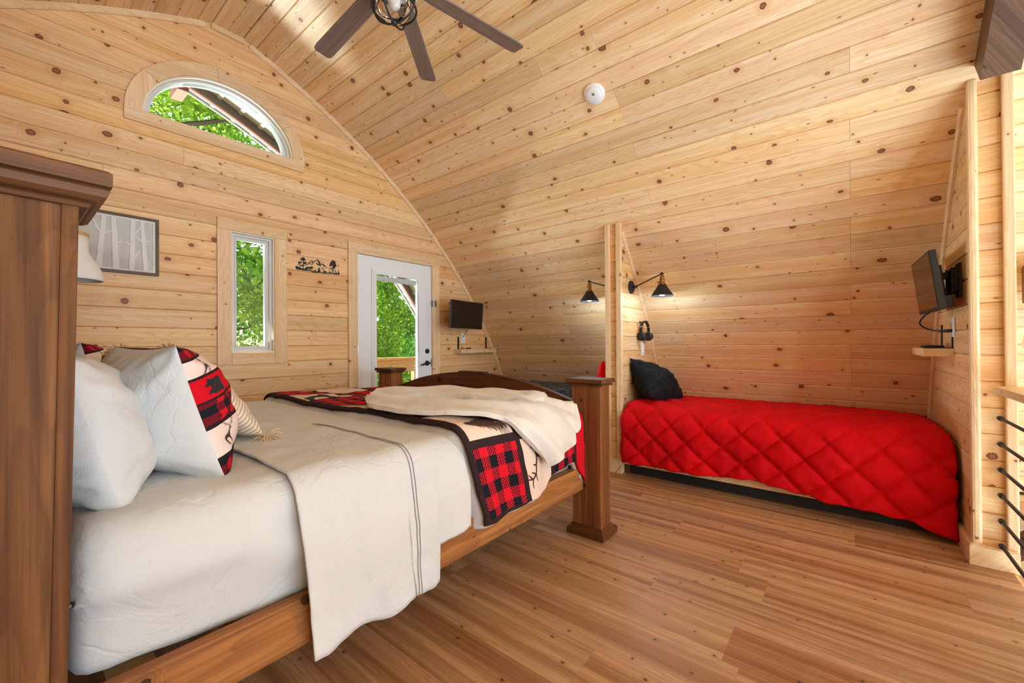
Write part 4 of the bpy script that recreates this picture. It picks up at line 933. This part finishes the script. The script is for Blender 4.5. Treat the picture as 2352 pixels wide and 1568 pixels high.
plate('white wall outlet below the left television', (3.655, GY-.001, 1.202), (0, -1, 0), 'outlet')
plate('white wall outlet below the right television', (3.53, WY1+.001, 1.209), (0, 1, 0), 'outlet')
plate('white switch plate under the hanging headphones', (3.925, PY0-.001, 1.064), (0, -1, 0), 'switch')
# headphones on a hook
hp = thing('headphones', 'black over-ear headphones hanging on the partition wall', 'headphones', (3.865, 1.50, 1.245)); dv = Vector((.90, -.22, 0)).normalized()
ht = Vector((-dv.y, dv.x, 0)); b = BM(); pts = []
for i in range(25):
    a = PI*(1.12-1.24*i/24); pts.append((dv*(.060*math.cos(a)), .088*math.sin(a) if math.sin(a) > 0 else .05*math.sin(a)))
path = []
for i, (h, z) in enumerate(pts): path.append((h+Vector((0, 0, z)), ht, (h*.9+Vector((0, 0, z))).normalized()))
sweep(b, path, [(-.014, -.004), (.014, -.004), (.016, .0), (.014, .005), (-.014, .005), (-.016, .0)]); recalc(b); obj('headband', b, M['plastic_black'], hp)
for s in (1, -1):
    c = dv*(.062*s)+Vector((0, 0, -.055)); b = BM(); lathe(b, [(.030, .024), (.036, .022), (.038, .010), (.034, .006), (.030, .004)], tuple(c), tuple(dv*s), 28); e = obj('ear_cup', b, M['plastic_black'], hp)
    b = BM(); lathe(b, [(.026, .006), (.040, .004), (.044, -.006), (.042, -.018), (.032, -.024), (.026, -.02)], tuple(c), tuple(dv*s), 28); obj('ear_pad', b, M['matte_black'], e, True)
    b = BM(); q = dv*(.0585*s)+Vector((0, 0, .036)); box(b, -.008, .008, -.018, .018, -.005, .005, .001, Mx(dv, ht, (0, 0, 1), q)); obj('metal_slider', b, M['steel'], hp)
hk = thing('wall_hook', 'small black hook holding the headphones', 'hook', (3.865, PY0, 1.315)); b = BM(); tube(b, [(0, -.001, .012), (0, -.04, .008), (0, -.075, .006), (0, -.082, .022)], .004, 8); lathe(b, [(.012, .0), (.012, .004)], (0, 0, .012), (0, -1, 0), 14); obj('hook_peg', b, M['matte_black'], hk)

# ================================================================== televisions
def television(label, centre, xdir, normal, W, Hh, mount):
    X = Vector(xdir).normalized(); N = Vector(normal).normalized(); Z = N.cross(X).normalized(); N = X.cross(Z).normalized(); t = thing('television', label, 'television', centre); R = Mx(X, Z, N, (0, 0, 0))
    def p(nm, m, *bx, bev=.002, par=None):
        b = BM(); box(b, *bx, bev=bev, M=R); return obj(nm, b, M[m], par or t)
    p('housing', 'plastic_black', -W/2, W/2, -Hh/2, Hh/2, -.022, .008, bev=.003)
    p('screen', 'screen', -W/2+.008, W/2-.008, -Hh/2+.014, Hh/2-.008, .0075, .0092, bev=0)
    p('rear_box', 'plastic_black', -W*.36, W*.36, -Hh*.30, Hh*.26, -.046, -.02, bev=.008)
    p('speaker_bar', 'plastic_black', -W*.45, W*.45, -Hh/2+.004, -Hh/2+.07, -.058, -.02, bev=.004)
    p('badge', 'grey_metal', -.018, .018, -Hh/2+.004, -Hh/2+.008, .0075, .0095, bev=0)
    return t, R
tvl, RL = television('wall television beside the door with a wooden shelf below', (3.447, 3.45, 1.466), (1, .09, -.012), (.09, -1, -.06), .560, .318, None)
b = BM(); box(b, .02, .12, .268, .288, -.08, .08, .002); box(b, .05, .085, .15, .27, -.02, .02, .002); box(b, -.03, .085, .13, .155, -.018, .018, .002); box(b, -.02, .02, .03, .14, -.02, .02, .002); box(b, -.06, .06, .045, .06, -.08, .08, .002); obj('mount_arm', b, M['matte_black'], tvl)
b = BM(); tube(b, smooth_path([(.04, .03, -.15), (.08, .09, -.18), (.13, .18, -.22), (.185, .255, -.246), (.208, .282, -.244)], 6), .0035, 6); obj('power_cord', b, M['matte_black'], tvl, True)
tvr, RR = television('wall television on a swing mount over the foot of the red bunk', (3.475, -.362, 1.462), (-1, -.032, 0), (-.03, 1, -.115), .575, .325, None)
b = BM(); box(b, -.175, -.075, -.125, -.112, -.095, .095, .002); box(b, -.15, -.10, -.113, -.10, -.06, .06, .002)
for z in (-.05, .0, .05): box(b, -.135, -.02, -.105, -.088, z-.011, z+.011, .002)
for z in (-.06, .04): box(b, -.04, .05, -.09, -.05, z-.012, z+.022, .002)
lathe(b, [(.011, -.075), (.011, .075)], (-.12, -.097, 0), (0, 0, 1), 12); lathe(b, [(.011, -.075), (.011, .075)], (-.02, -.092, 0), (0, 0, 1), 12); box(b, -.09, .09, -.062, -.05, -.10, .06, .002); obj('mount_arm', b, M['matte_black'], tvr)
b = BM(); tube(b, smooth_path([(.06, -.03, -.155), (.09, .0, -.185), (.16, .01, -.225), (.17, -.03, -.262), (.10, -.09, -.274), (.055, -.112, -.274)], 7), .0045, 6); tube(b, [(.075, -.085, -.274), (.055, -.118, -.274)], .009, 8); obj('power_cord', b, M['matte_black'], tvr, True)

# ================================================================== floating shelves
def shelf(label, x0, x1, y0, y1, z0, z1, bars, ys, wall):
    t = thing('floating_shelf', label, 'shelf', ((x0+x1)/2, wall, z0)); I = Matrix.Translation((-(x0+x1)/2, -wall, -z0))
    b = BM(); box(b, x0, x1, y0, y1, z0, z1, .004)
    for v in b.verts: v.co += Vector((nz(v.co.x*30, v.co.y*30), nz(v.co.y*40, v.co.x*30), nz(v.co.x*22, 5)))*.003
    b.transform(I); obj('live_edge_board', b, M['pine_trim'], t)
    for x in bars:
        b = BM(); s = 1 if y1 > wall+.02 else -1
        box(b, x-.013, x+.013, *sorted((wall+s*.001, wall+s*.006)), z1-.001, z1+.150); box(b, x-.013, x+.013, *sorted((wall+s*.001, wall+s*.10)), z1, z1+.004); b.transform(I); obj('iron_bracket', b, M['matte_black'], t)
    return t
shelf('short wooden shelf with black brackets below the left television', 3.498, 4.135, 3.606, GY-.001, 1.020, 1.068, (3.572, 4.075), 0, GY)
shelf('short wooden shelf with black brackets below the right television', 3.535, 4.04, WY1+.001, -.352, 1.036, 1.0845, (3.572, 3.93), 0, WY1)
rm = thing('remote_puck', 'small black remote lying on the shelf below the left television', 'remote', (3.665, 3.655, 1.068)); b = BM(); box(b, -.032, .032, -.016, .016, .001, .015, .005); obj('remote_body', b, M['plastic_black'], rm)
rt = thing('set_top_box', 'flat black box lying on the shelf below the right television', 'device', (3.72, -.415, 1.0845)); b = BM(); box(b, -.08, .08, -.045, .045, .0005, .017, .005); obj('box_body', b, M['plastic_black'], rt)

# ================================================================== ceiling fan
HX, HY, BZ = 1.13, 1.585, 2.80
fan = thing('ceiling_fan', 'ceiling fan with weathered brown blades and black caged light', 'fan', (HX, HY, BZ))
def fp(nm, b, m, sm=False, par=None): return obj(nm, b, M[m], par or fan, sm)
b = BM(); lathe(b, [(.012, .15), (.012, .74), (.06, .745), (.065, .785)], (0, 0, 0), (0, 0, 1), 24); fp('downrod', b, 'black', True)
b = BM(); lathe(b, [(.05, .17), (.11, .15), (.125, .10), (.125, .03), (.10, .012), (.10, -.02), (.06, -.03)], (0, 0, 0), (0, 0, 1), 40); fp('motor_housing', b, 'black')
for k, ang in enumerate((87, 38.3, -11.3, -62, -113, -164, 146)):
    A = math.radians(ang); b = BM(); out = []
    for x, hw in ((.15, .036), (.20, .043), (.70, .050), (.735, .047), (.748, .036)): out.append((x, hw))
    top = [b.verts.new((x, w, .004)) for x, w in out]+[b.verts.new((x, -w, .004)) for x, w in out[::-1]]; b.faces.new(top)
    bot = [b.verts.new((v.co.x, v.co.y, -.004)) for v in top]; b.faces.new(bot[::-1])
    for i in range(len(top)): b.faces.new((top[i], bot[i], bot[(i+1) % len(bot)], top[(i+1) % len(top)]))
    recalc(b); bl = fp('fan_blade', b, 'blade'); bl.matrix_local = Matrix.Rotation(A, 4, 'Z') @ Matrix.Rotation(math.radians(9), 4, 'X')
    b = BM(); box(b, .085, .22, -.018, .018, .003, .009, .001); br = obj('blade_bracket', b, M['black'], bl)
b = BM(); lathe(b, [(.04, -.03), (.118, -.034), (.122, -.042), (.118, -.050), (.09, -.052)], (0, 0, 0), (0, 0, 1), 44); fp('light_plate', b, 'grey_metal' if False else 'white_plastic', True)
b = BM(); lathe(b, [(.070, -.052), (.078, -.075), (.080, -.13), (.072, -.165), (.05, -.19), (.02, -.202), (.001, -.204)], (0, 0, 0), (0, 0, 1), 36, caps=False); fp('glass_globe', b, 'clear_glass', True)
b = BM(); lathe(b, [(.012, -.05), (.014, -.08), (.026, -.10), (.029, -.125), (.022, -.148), (.004, -.158)], (0, 0, 0), (0, 0, 1), 20); fp('bulb', b, 'bulb_dim', True)
b = BM()
def ringp(r, z, n=40): return [(r*math.cos(2*PI*i/n), r*math.sin(2*PI*i/n), z) for i in range(n)]
tube(b, ringp(.101, -.055), .0055, 8, True); tube(b, ringp(.098, -.150), .0050, 8, True)
for k in range(4):
    a = math.radians(25+90*k); tube(b, smooth_path([(r*math.cos(a), r*math.sin(a), z) for r, z in ((.101, -.055), (.104, -.10), (.098, -.150), (.075, -.190), (.035, -.213), (.0, -.219))], 6), .0045, 8)
lathe(b, [(.004, -.226), (.013, -.222), (.014, -.212), (.006, -.206)], (0, 0, 0), (0, 0, 1), 16); fp('light_cage', b, 'matte_black', True)

# ================================================================== smoke detector
th_ = math.atan2(2.866-AZ, 2.61-AX); N = Vector((-math.cos(th_), 0, -math.sin(th_))); P0 = Vector((AX+AR*math.cos(th_), 1.354, AZ+AR*math.sin(th_)))
sd = thing('smoke_detector', 'round white smoke detector on the sloping board ceiling', 'smoke detector', tuple(P0))
b = BM(); lathe(b, [(.072, 0), (.073, .010), (.070, .018), (.060, .024)], (0, 0, 0), tuple(N), 48); obj('base_ring', b, M['white_plastic'], sd)
b = BM(); lathe(b, [(.054, .020), (.055, .028), (.050, .033), (.02, .036), (.001, .0365)], (0, 0, 0), tuple(N), 48, True); obj('cover', b, M['white_plastic'], sd, True)
u, v, w = frame_of(N); b = BM()
for i in range(-2, 3):
    for j in range(-2, 3):
        if abs(i)+abs(j) < 4:
            q = u*(i*.0042+.004)+v*(j*.0042+.01)+N*.0352; box(b, -.0014, .0014, -.0014, .0014, -.001, .0022, 0, Mx(u, v, N, q))
obj('sounder_holes', b, M['grey_metal'], sd)
b = BM(); tube(b, [tuple(u*(.010*math.cos(t)+.012)+v*(.010*math.sin(t)-.014)+N*.0362) for t in np.linspace(0, 2*PI, 18)[:-1]], .0012, 5, True); obj('test_button', b, M['white_paint'], sd)

# ================================================================== picture with cut paper birch trees
PX0, PX1, PZ0, PZ1 = .205, .706, 1.615, 2.005
pic = thing('framed_picture', 'framed cut paper picture of pale birch trunks behind the white lamp', 'picture', ((PX0+PX1)/2, GY-.001, 1.81)); o3 = Vector(((PX0+PX1)/2, GY-.001, 1.81)); I = Matrix.Translation(-o3)
def pme(nm, loops, y, d, m):
    me = shape2d(nm, loops, d, gable_M(y)); me.transform(I); return obj(nm, me, M[m], pic)
pme('picture_frame', [rect(PX0, PX1, PZ0, PZ1), rect(PX0+.017, PX1-.017, PZ0+.017, PZ1-.017)], GY-.016, .030, 'frame_brown')
pme('grey_backing', [rect(PX0+.012, PX1-.012, PZ0+.012, PZ1-.012)], GY-.006, .004, 'paper_grey')
pme('paper_border', [rect(PX0+.016, PX1-.016, PZ0+.016, PZ1-.016), rect(PX0+.034, PX1-.030, PZ0+.030, PZ1-.030)], GY-.0135, .0025, 'paper_white')
def branchy(x, w, lean, forks):
    out = []; zs = np.linspace(PZ0+.02, PZ1-.02, 9); L = [(x+lean*(z-PZ0)+.004*nz(x*50, z*20)-w/2*(1.15-.3*(z-PZ0)/.39), z) for z in zs]; R_ = [(x+lean*(z-PZ0)+.004*nz(x*50, z*20, 3)+w/2*(1.15-.3*(z-PZ0)/.39), z) for z in zs[::-1]]
    out.append(L+R_)
    for z, s, ln, up in forks: out += poly_path([(x+lean*(z-PZ0), z), (x+lean*(z-PZ0)+s*ln*.6, z+up*.45), (x+lean*(z-PZ0)+s*ln, z+up)], .014, .006)
    return out
k = 0
for args in ((.262, .022, .04, [(1.90, 1, .03, .05)]), (.335, .020, -.10, [(1.86, -1, .03, .06), (1.88, 1, .035, .08)]), (.405, .026, .08, [(1.86, -1, .04, .08), (1.86, 1, .05, .03)]), (.490, .028, -.03, [(1.80, 1, .03, .03)]),
             (.566, .024, .02, [(1.80, -1, .035, .03), (1.72, 1, .035, .05), (1.88, 1, .04, .06)]), (.640, .022, -.06, [(1.84, -1, .045, .03), (1.84, 1, .035, .012)])):
    for lp in branchy(*args):
        k += 1; pme('paper_trunk', [lp], GY-.0125-.0002*k, .0025, 'paper_white')
pme('picture_glass', [rect(PX0+.015, PX1-.015, PZ0+.015, PZ1-.015)], GY-.024, .0015, 'picture_glass')

# ================================================================== black metal mountain scene on the wall
def art():
    polys = []
    def ell_(cx, cy, rx, ry, n=14, rough=.18):
        return [(cx+rx*math.cos(2*PI*i/n)*(1+rough*(random.random()-.5)*2), cy+ry*math.sin(2*PI*i/n)*(1+rough*(random.random()-.5)*2)) for i in range(n)]
    for cx, cy, rx, ry in ((570, 310, 75, 30), (580, 365, 100, 32), (460, 465, 75, 32), (430, 530, 45, 16), (640, 480, 72, 52), (545, 575, 70, 28), (345, 620, 55, 26), (420, 650, 60, 25)): polys.append(ell_(cx, cy, rx, ry))
    polys += poly_path([(590, 300), (582, 480), (580, 700)], 24, 20); polys += poly_path([(455, 480), (470, 600), (465, 690)], 16, 14)
    polys += poly_path([(660, 590), (780, 480), (890, 395), (960, 440), (1115, 355), (1190, 430), (1240, 520), (1400, 600), (1560, 690), (1690, 760)], 20, 12)
    polys += poly_path([(1115, 355), (1180, 470), (1235, 600)], 46, 36); polys += poly_path([(890, 395), (940, 440), (905, 560)], 26, 30); polys += poly_path([(1240, 520), (1330, 540), (1430, 600)], 34, 16); polys += poly_path([(1080, 470), (1120, 540), (1240, 590)], 34, 46)
    polys += poly_path([(1210, 400), (1290, 420), (1370, 490)], 10, 8); polys += poly_path([(1340, 580), (1460, 700)], 14, 10); polys += poly_path([(700, 560), (800, 530), (905, 420)], 10, 8); polys += poly_path([(920, 500), (1010, 430), (1090, 370)], 12, 22)
    polys += xf([BEAR], 300, -230, 800, 695)
    polys.append([(1110, 830), (1130, 760), (1150, 700), (1185, 640), (1205, 700), (1225, 770), (1250, 840)])
    polys += xf([[(x, y) for x, y in ELK_BODY]], -260, -200, 1370, 745); polys += xf(antlers(.05), 140, -170, 1310, 735)
    polys.append(ell_(1020, 775, 45, 26)); polys += xf([ELK_BODY], -190, -150, 1590, 790)
    for cx, cy, rx, ry in ((1740, 420, 70, 40), (1720, 480, 110, 50), (1690, 550, 100, 50), (1790, 470, 60, 50), (1830, 600, 55, 40), (1770, 670, 60, 45), (1660, 690, 40, 22), (1620, 605, 35, 22), (1790, 560, 80, 60)): polys.append(ell_(cx, cy, rx, ry))
    polys += poly_path([(1735, 560), (1732, 700), (1735, 880)], 40, 34); polys += xf([ELK_BODY], 170, -150, 1860, 830)
    polys += [[(1815, 830), (1830, 730), (1850, 830)], [(1935, 900), (1958, 745), (1980, 900)], [(1975, 930), (1995, 840), (2015, 930)]]
    base = [(285, 690)]
    top = [(285, 670), (330, 640), (450, 660), (640, 690), (860, 760), (960, 790), (1120, 810), (1300, 830), (1500, 850), (1700, 880), (1880, 880), (2010, 900)]
    polys.append(top+[(2010, 950), (1880, 935), (1700, 905), (1600, 905), (1480, 880), (1340, 880), (1290, 850), (1060, 850), (930, 830), (860, 780), (640, 765), (480, 735), (350, 715)])
    return [[(1.63+(x-285)/1735*.41, 1.793+((700+(x-285)*.146)-y)/1735*.41*1.02) for x, y in p] for p in polys]
b = BM(); o3 = Vector((1.83, GY-.001, 1.83))
for k, p in enumerate(art()):
    t = .0022+.00002*(k % 11)
    try: f = b.faces.new([b.verts.new((x-o3.x, -t, z-o3.z)) for x, z in p])
    except Exception: continue
    r = bmesh.ops.extrude_face_region(b, geom=[f]); bmesh.ops.translate(b, verts=[v for v in r['geom'] if isinstance(v, bmesh.types.BMVert)], vec=(0, t-.0002, 0))
bmesh.ops.triangulate(b, faces=b.faces); recalc(b)
tag(obj('metal_wall_art', b, M['matte_black'], None, loc=o3), 'small black cut metal scene of mountains, trees, bear and elk', 'wall art')

# ================================================================== white lamp by the bed head
LX, LY = .212, 2.9
wl = thing('wall_lamp', 'white enamel dome lamp with beech cap beside the headboard', 'lamp', (LX, LY, 1.46)); WM = Matrix.Translation((0, 0, 0))
b = BM(); lathe(b, [(.122, -.008), (.126, .0), (.121, .03), (.106, .07), (.085, .105), (.074, .125), (.071, .14), (.071, .205), (.066, .206), (.066, .14), (.08, .105), (.10, .068), (.116, .03), (.119, -.004)], (0, 0, 0), (0, 0, 1), 48, caps=False); obj('lamp_shade', b, M['shade_white'], wl, True)
b = BM(); lathe(b, [(.072, .204), (.074, .207), (.073, .220), (.06, .224), (.02, .224)], (0, 0, 0), (0, 0, 1), 40); obj('wooden_cap', b, M['cap_wood'], wl)
b = BM(); tube(b, smooth_path([(0, 0, .222), (-.01, 0, .26), (-.08, 0, .285), (-.18, 0, .27), (-.262, 0, .24)], 6), .009, 10); lathe(b, [(.055, 0), (.055, .018)], (-.268, 0, .24), (1, 0, 0), 24); obj('lamp_arm', b, M['shade_white'], wl, True)
b = BM(); lathe(b, [(.02, .13), (.022, .09), (.03, .07), (.028, .045), (.01, .03)], (0, 0, 0), (0, 0, 1), 20); obj('bulb', b, M['bulb_dim'], wl, True)

# ================================================================== railing along the loft edge
rl = thing('loft_railing', 'loft railing with wooden handrail and thin black iron bars', 'railing', (1.0, -.58, 0)); I = Matrix.Translation((-1.0, .58, 0))
def rp(nm, b, m): b.transform(I); return obj(nm, b, M[m], rl)
b = BM(); box(b, -1.9, 3.098, -.665, -.556, .870, .905, .003); rp('handrail', b, 'pine_trim')
for z in (.746, .619, .493, .367, .241, .119):
    b = BM(); tube(b, [(3.108, -.580, z), (1.0, -.580, z), (-1.9, -.580, z)], .0075, 10); lathe(b, [(.012, 0), (.012, .03)], (3.106, -.58, z), (-1, 0, 0), 12); rp('iron_bar', b, 'matte_black')
for x in (-1.9, -.35):
    b = BM(); box(b, x-.045, x+.045, -.625, -.535, .0, .868, .003); rp('post', b, 'pine_trim_v')

# ================================================================== things seen past the wing wall
gl = thing('wall_light', 'rustic wood and black iron lamp with glowing glass jars past the wing wall', 'lamp', (3.86, -.83, 1.45))
b = BM(); box(b, -.07, .06, -.62, .006, -.10, .13, .012)
for v in b.verts: v.co += Vector((nz(v.co.y*9, v.co.z*9), 0, nz(v.co.y*7, 3)))*.012
obj('wood_board', b, M['beam'], gl)
b = BM(); box(b, -.078, -.068, -.60, -.02, -.02, .005, .001, Matrix.Rotation(.5, 4, 'X')); box(b, -.08, .062, -.06, -.03, -.105, .135, .001); tube(b, smooth_path([(-.03, .0, .20), (-.03, -.10, .21), (-.03, -.3, .19)], 5), .005, 6); obj('iron_strap', b, M['matte_black'], gl)
for yy in (-.045, -.36):
    b = BM(); lathe(b, [(.012, -.10), (.012, -.25), (.05, -.255), (.055, -.27)], (-.03, yy, 0), (0, 0, 1), 20); obj('socket', b, M['matte_black'], gl)
    b = BM(); lathe(b, [(.055, -.27), (.07, -.32), (.07, -.36), (.04, -.41), (.001, -.415)], (-.03, yy, 0), (0, 0, 1), 24, False); obj('glass_jar', b, M['clear_glass'], gl, True)
    b = BM(); lathe(b, [(.008, -.27), (.028, -.31), (.026, -.34), (.003, -.36)], (-.03, yy, 0), (0, 0, 1), 16); obj('bulb', b, M['bulb'], gl, True)
sr = thing('stair_handrail', 'dark brown sloping handrail with a black rod against the lower wall', 'handrail', (4.55, -.95, -.32)); b = BM(); box(b, -.03, .03, -.5, .22, -.07, .07, .004, Matrix.Rotation(-.72, 4, 'X')); obj('rail_board', b, M['bed_wood_y'], sr)
b = BM(); tube(b, [(-.05, .14, .02), (-.05, -.5, .16)], .014, 10); obj('rod', b, M['matte_black'], sr)
def leaf_cluster(n, rx, ry, rz, size, seed, droop=.2):
    r = np.random.default_rng(seed); d = r.normal(size=(n, 3)); d /= np.linalg.norm(d, axis=1)[:, None]; R = r.random(n)**.45
    c = d*R[:, None]*np.array([rx, ry, rz]); nr = d*.6+r.normal(size=(n, 3))*.7+np.array([0, 0, .5]); nr /= np.linalg.norm(nr, axis=1)[:, None]
    t = np.cross(nr, r.normal(size=(n, 3))); t /= np.linalg.norm(t, axis=1)[:, None]; bt = np.cross(nr, t); s = size*(.6+.8*r.random(n))[:, None]
    V = np.stack([c-t*s, c-bt*s*.45+nr*s*.08, c+t*s, c+bt*s*.45+nr*s*.08], 1).reshape(-1, 3); return V, r.random(n)
def leaves_mesh(name, V, tint):
    n = len(V)//4; me = bpy.data.meshes.new(name); me.vertices.add(len(V)); me.vertices.foreach_set('co', V.astype(np.float32).ravel()); me.loops.add(4*n); me.loops.foreach_set('vertex_index', np.arange(4*n, dtype=np.int32)); me.polygons.add(n)
    me.polygons.foreach_set('loop_start', np.arange(0, 4*n, 4, dtype=np.int32)); me.update(calc_edges=True)
    at = me.attributes.new('tint', 'FLOAT', 'FACE'); at.data.foreach_set('value', tint.astype(np.float32)); return me
pl = thing('indoor_tree', 'tall dark green leafy plant standing below the loft edge', 'plant', (4.25, -1.12, LZ))
b = BM(); lathe(b, [(.14, 0), (.19, .30), (.20, .32), (.17, .32), (.16, .28)], (0, 0, 0), (0, 0, 1), 24); obj('pot', b, M['matte_black'], pl)
b = BM(); tube(b, smooth_path([(0, 0, .2), (.03, .01, .9), (-.01, .02, 1.6), (.02, 0, 2.0)], 5), .03, 8); obj('stem', b, M['bark'], pl)
V, t = leaf_cluster(420, .34, .42, .50, .10, 4); V[:, 2] += 1.75; stuff(obj('foliage', leaves_mesh('foliage', V, t), M['foliage_dark'], pl))

# ================================================================== outside: deck, roof overhang, trees
dk = struct(boxo('deck', (-3, 6, GY+.12, 6.2, -.16, -.06), M['backing']))
for i in range(15): plank(dk, plank_mesh(0, 0, 9, 9, .138, .03, .003), M['deck'], Mx((1, 0, 0), (0, 1, 0), (0, 0, 1), (-3, GY+.13+.14*i, -.03)))
dr = thing('deck_railing', 'wooden deck railing with wire cables outside the door', 'railing', (1.5, 6.0, -.03)); I = Matrix.Translation((-1.5, -6.0, .03))
def dp(nm, b, m): b.transform(I); return obj(nm, b, M[m], dr)
b = BM(); box(b, -3, 6, 5.96, 6.0, .66, .87, .003); dp('rail_board', b, 'deck')
b = BM(); box(b, -3, 6, 5.92, 6.06, .87, .91, .003); dp('top_rail', b, 'deck')
for z in (.10, .21, .32, .43, .54):
    b = BM(); tube(b, [(-3, 6.02, z), (6, 6.02, z)], .004, 6); dp('cable', b, 'steel')
for x in (-2.9, -1.0, .9, 2.8, 4.7, 5.95):
    b = BM(); box(b, x-.045, x+.045, 6.0, 6.09, -.03, .87, .003); dp('post', b, 'deck')
ro = struct(obj('roof_overhang', arc_sheet('roof_overhang', AR+.105, GY+.05, 5.16, None, -.2, True, 44), M['white_metal_roof']))
solid(ro, .02, 1)
def rib(r, w, y, h, mat, name, n=30, t1=None):
    b = BM(); path = []
    for t in np.linspace(math.asin((-.1-AZ)/r), t1 or math.acos((RX-AX)/r), n):
        c, s = math.cos(t), math.sin(t); path.append(((AX+r*c, y, AZ+r*s), (0, 1, 0), (-c, 0, -s)))
    path2 = [((2*RX-p[0], p[1], p[2]), s_, (-u_[0], 0, u_[2])) for p, s_, u_ in path[::-1]]
    sweep(b, path+path2, [(0, 0), (w, 0), (w, h), (0, h)]); recalc(b); o = obj(name, b, mat, ro); return o
rib(AR+.102, .045, 4.90, .085, M['rafter'], 'rafter'); rib(AR+.104, .02, 5.14, .02, M['white_metal_roof'], 'roof_edge_strip'); rib(AR+.020, .014, 4.888, .018, M['fascia'], 'rafter_edge_strip')
for i in range(26):
    for sd in (1, -1):
        t = math.radians(18+i*2.05); c_, s__ = math.cos(t), math.sin(t); rr = AR+.103; x = AX+rr*c_; x = x if sd == 1 else 2*RX-x
        b = BM(); box(b, -.02, .02, GY+.08, 5.12, -.014, .004, .004, Mx((-s__*sd, 0, c_), (0, 1, 0), (c_*sd, 0, s__), (x, 0, AZ+rr*s__))); obj('metal_rib', b, M['white_metal_roof'], ro)
boxo('ridge_beam', (1.08, 1.17, 4.95, 5.2, 3.585, 3.68), M['fascia'], ro)
struct(boxo('ground', (-40, 40, 6.1, 70, -3.2, -3.0), M['grass']))
TL = ['tall bright green oak tree just past the deck, seen through the tall window', 'leafy tree seen through the upper part of the door glass', 'broad tree whose branches cross the half-round window', 'dense green tree farther back behind the deck railing', 'deep green tree at the back, left of the door view', 'deep green tree at the back, right of the door view', 'low bushy tree right behind the deck railing', 'tall back tree above the half-round window view']
TS = [(2.3, 9.0, 2.6, 1.9, 3.3, 15000, 'a'), (5.6, 9.8, 1.9, 2.1, 3.6, 16000, 'a'), (1.4, 8.6, 5.1, 2.4, 1.5, 6500, 'a'), (8.3, 12.5, 1.2, 3.2, 3.6, 11000, 'b'), (4.0, 15.0, 2.5, 3.6, 4.6, 11000, 'b'), (11.5, 17.0, 2.5, 4.2, 5.2, 12000, 'b'), (6.2, 8.2, -.6, 2.4, 1.5, 9000, 'a'), (3.5, 14.5, 7.0, 3.2, 2.4, 5500, 'b')]
for k, (x, y, z, rx, rz, n, kind) in enumerate(TS):
    t = thing('tree', TL[k], 'tree', (x, y, -3.0), 0, None); r = np.random.default_rng(50+k); parts = []; tints = []
    for q in range(34):
        c = r.normal(size=3); c /= np.linalg.norm(c); c *= np.array([rx*.75, rx*.6, rz*.8])*(.45+.6*r.random()); V, ti = leaf_cluster(int(n*1.1)//34, rx*.34, rx*.34, rz*.17, (.05, .06, .075)[q % 3] if kind == 'a' else .075, 100*k+q); parts.append(V+c+np.array([0, 0, z+3])); tints.append(np.clip(ti*.6+r.random()*.5-.05, 0, 1))
    stuff(obj('foliage', leaves_mesh('foliage', np.concatenate(parts), np.concatenate(tints)), M['leaf_'+kind], t))
    b = BM(); tube(b, smooth_path([(.2, 0, 0), (.1, .1, 2), (0, 0, z+3+rz*.6)], 6), [.14-.008*i for i in range(13)], 8); obj('trunk', b, M['bark'], t)
    for q in range(7):
        a = r.uniform(0, 2*PI); h = z+3+rz*r.uniform(-.6, .5); L = rx*r.uniform(.6, 1.0); pts = [(0, 0, h-.3)]+[(math.cos(a)*L*f+r.normal()*.08, math.sin(a)*L*f+r.normal()*.08, h+.35*L*f*r.uniform(.3, 1.2)-.2) for f in (.35, .7, 1.0)]
        b = BM(); tube(b, smooth_path(pts, 5), [.05-.0026*i for i in range(16)], 6); obj('branch', b, M['bark'], t)
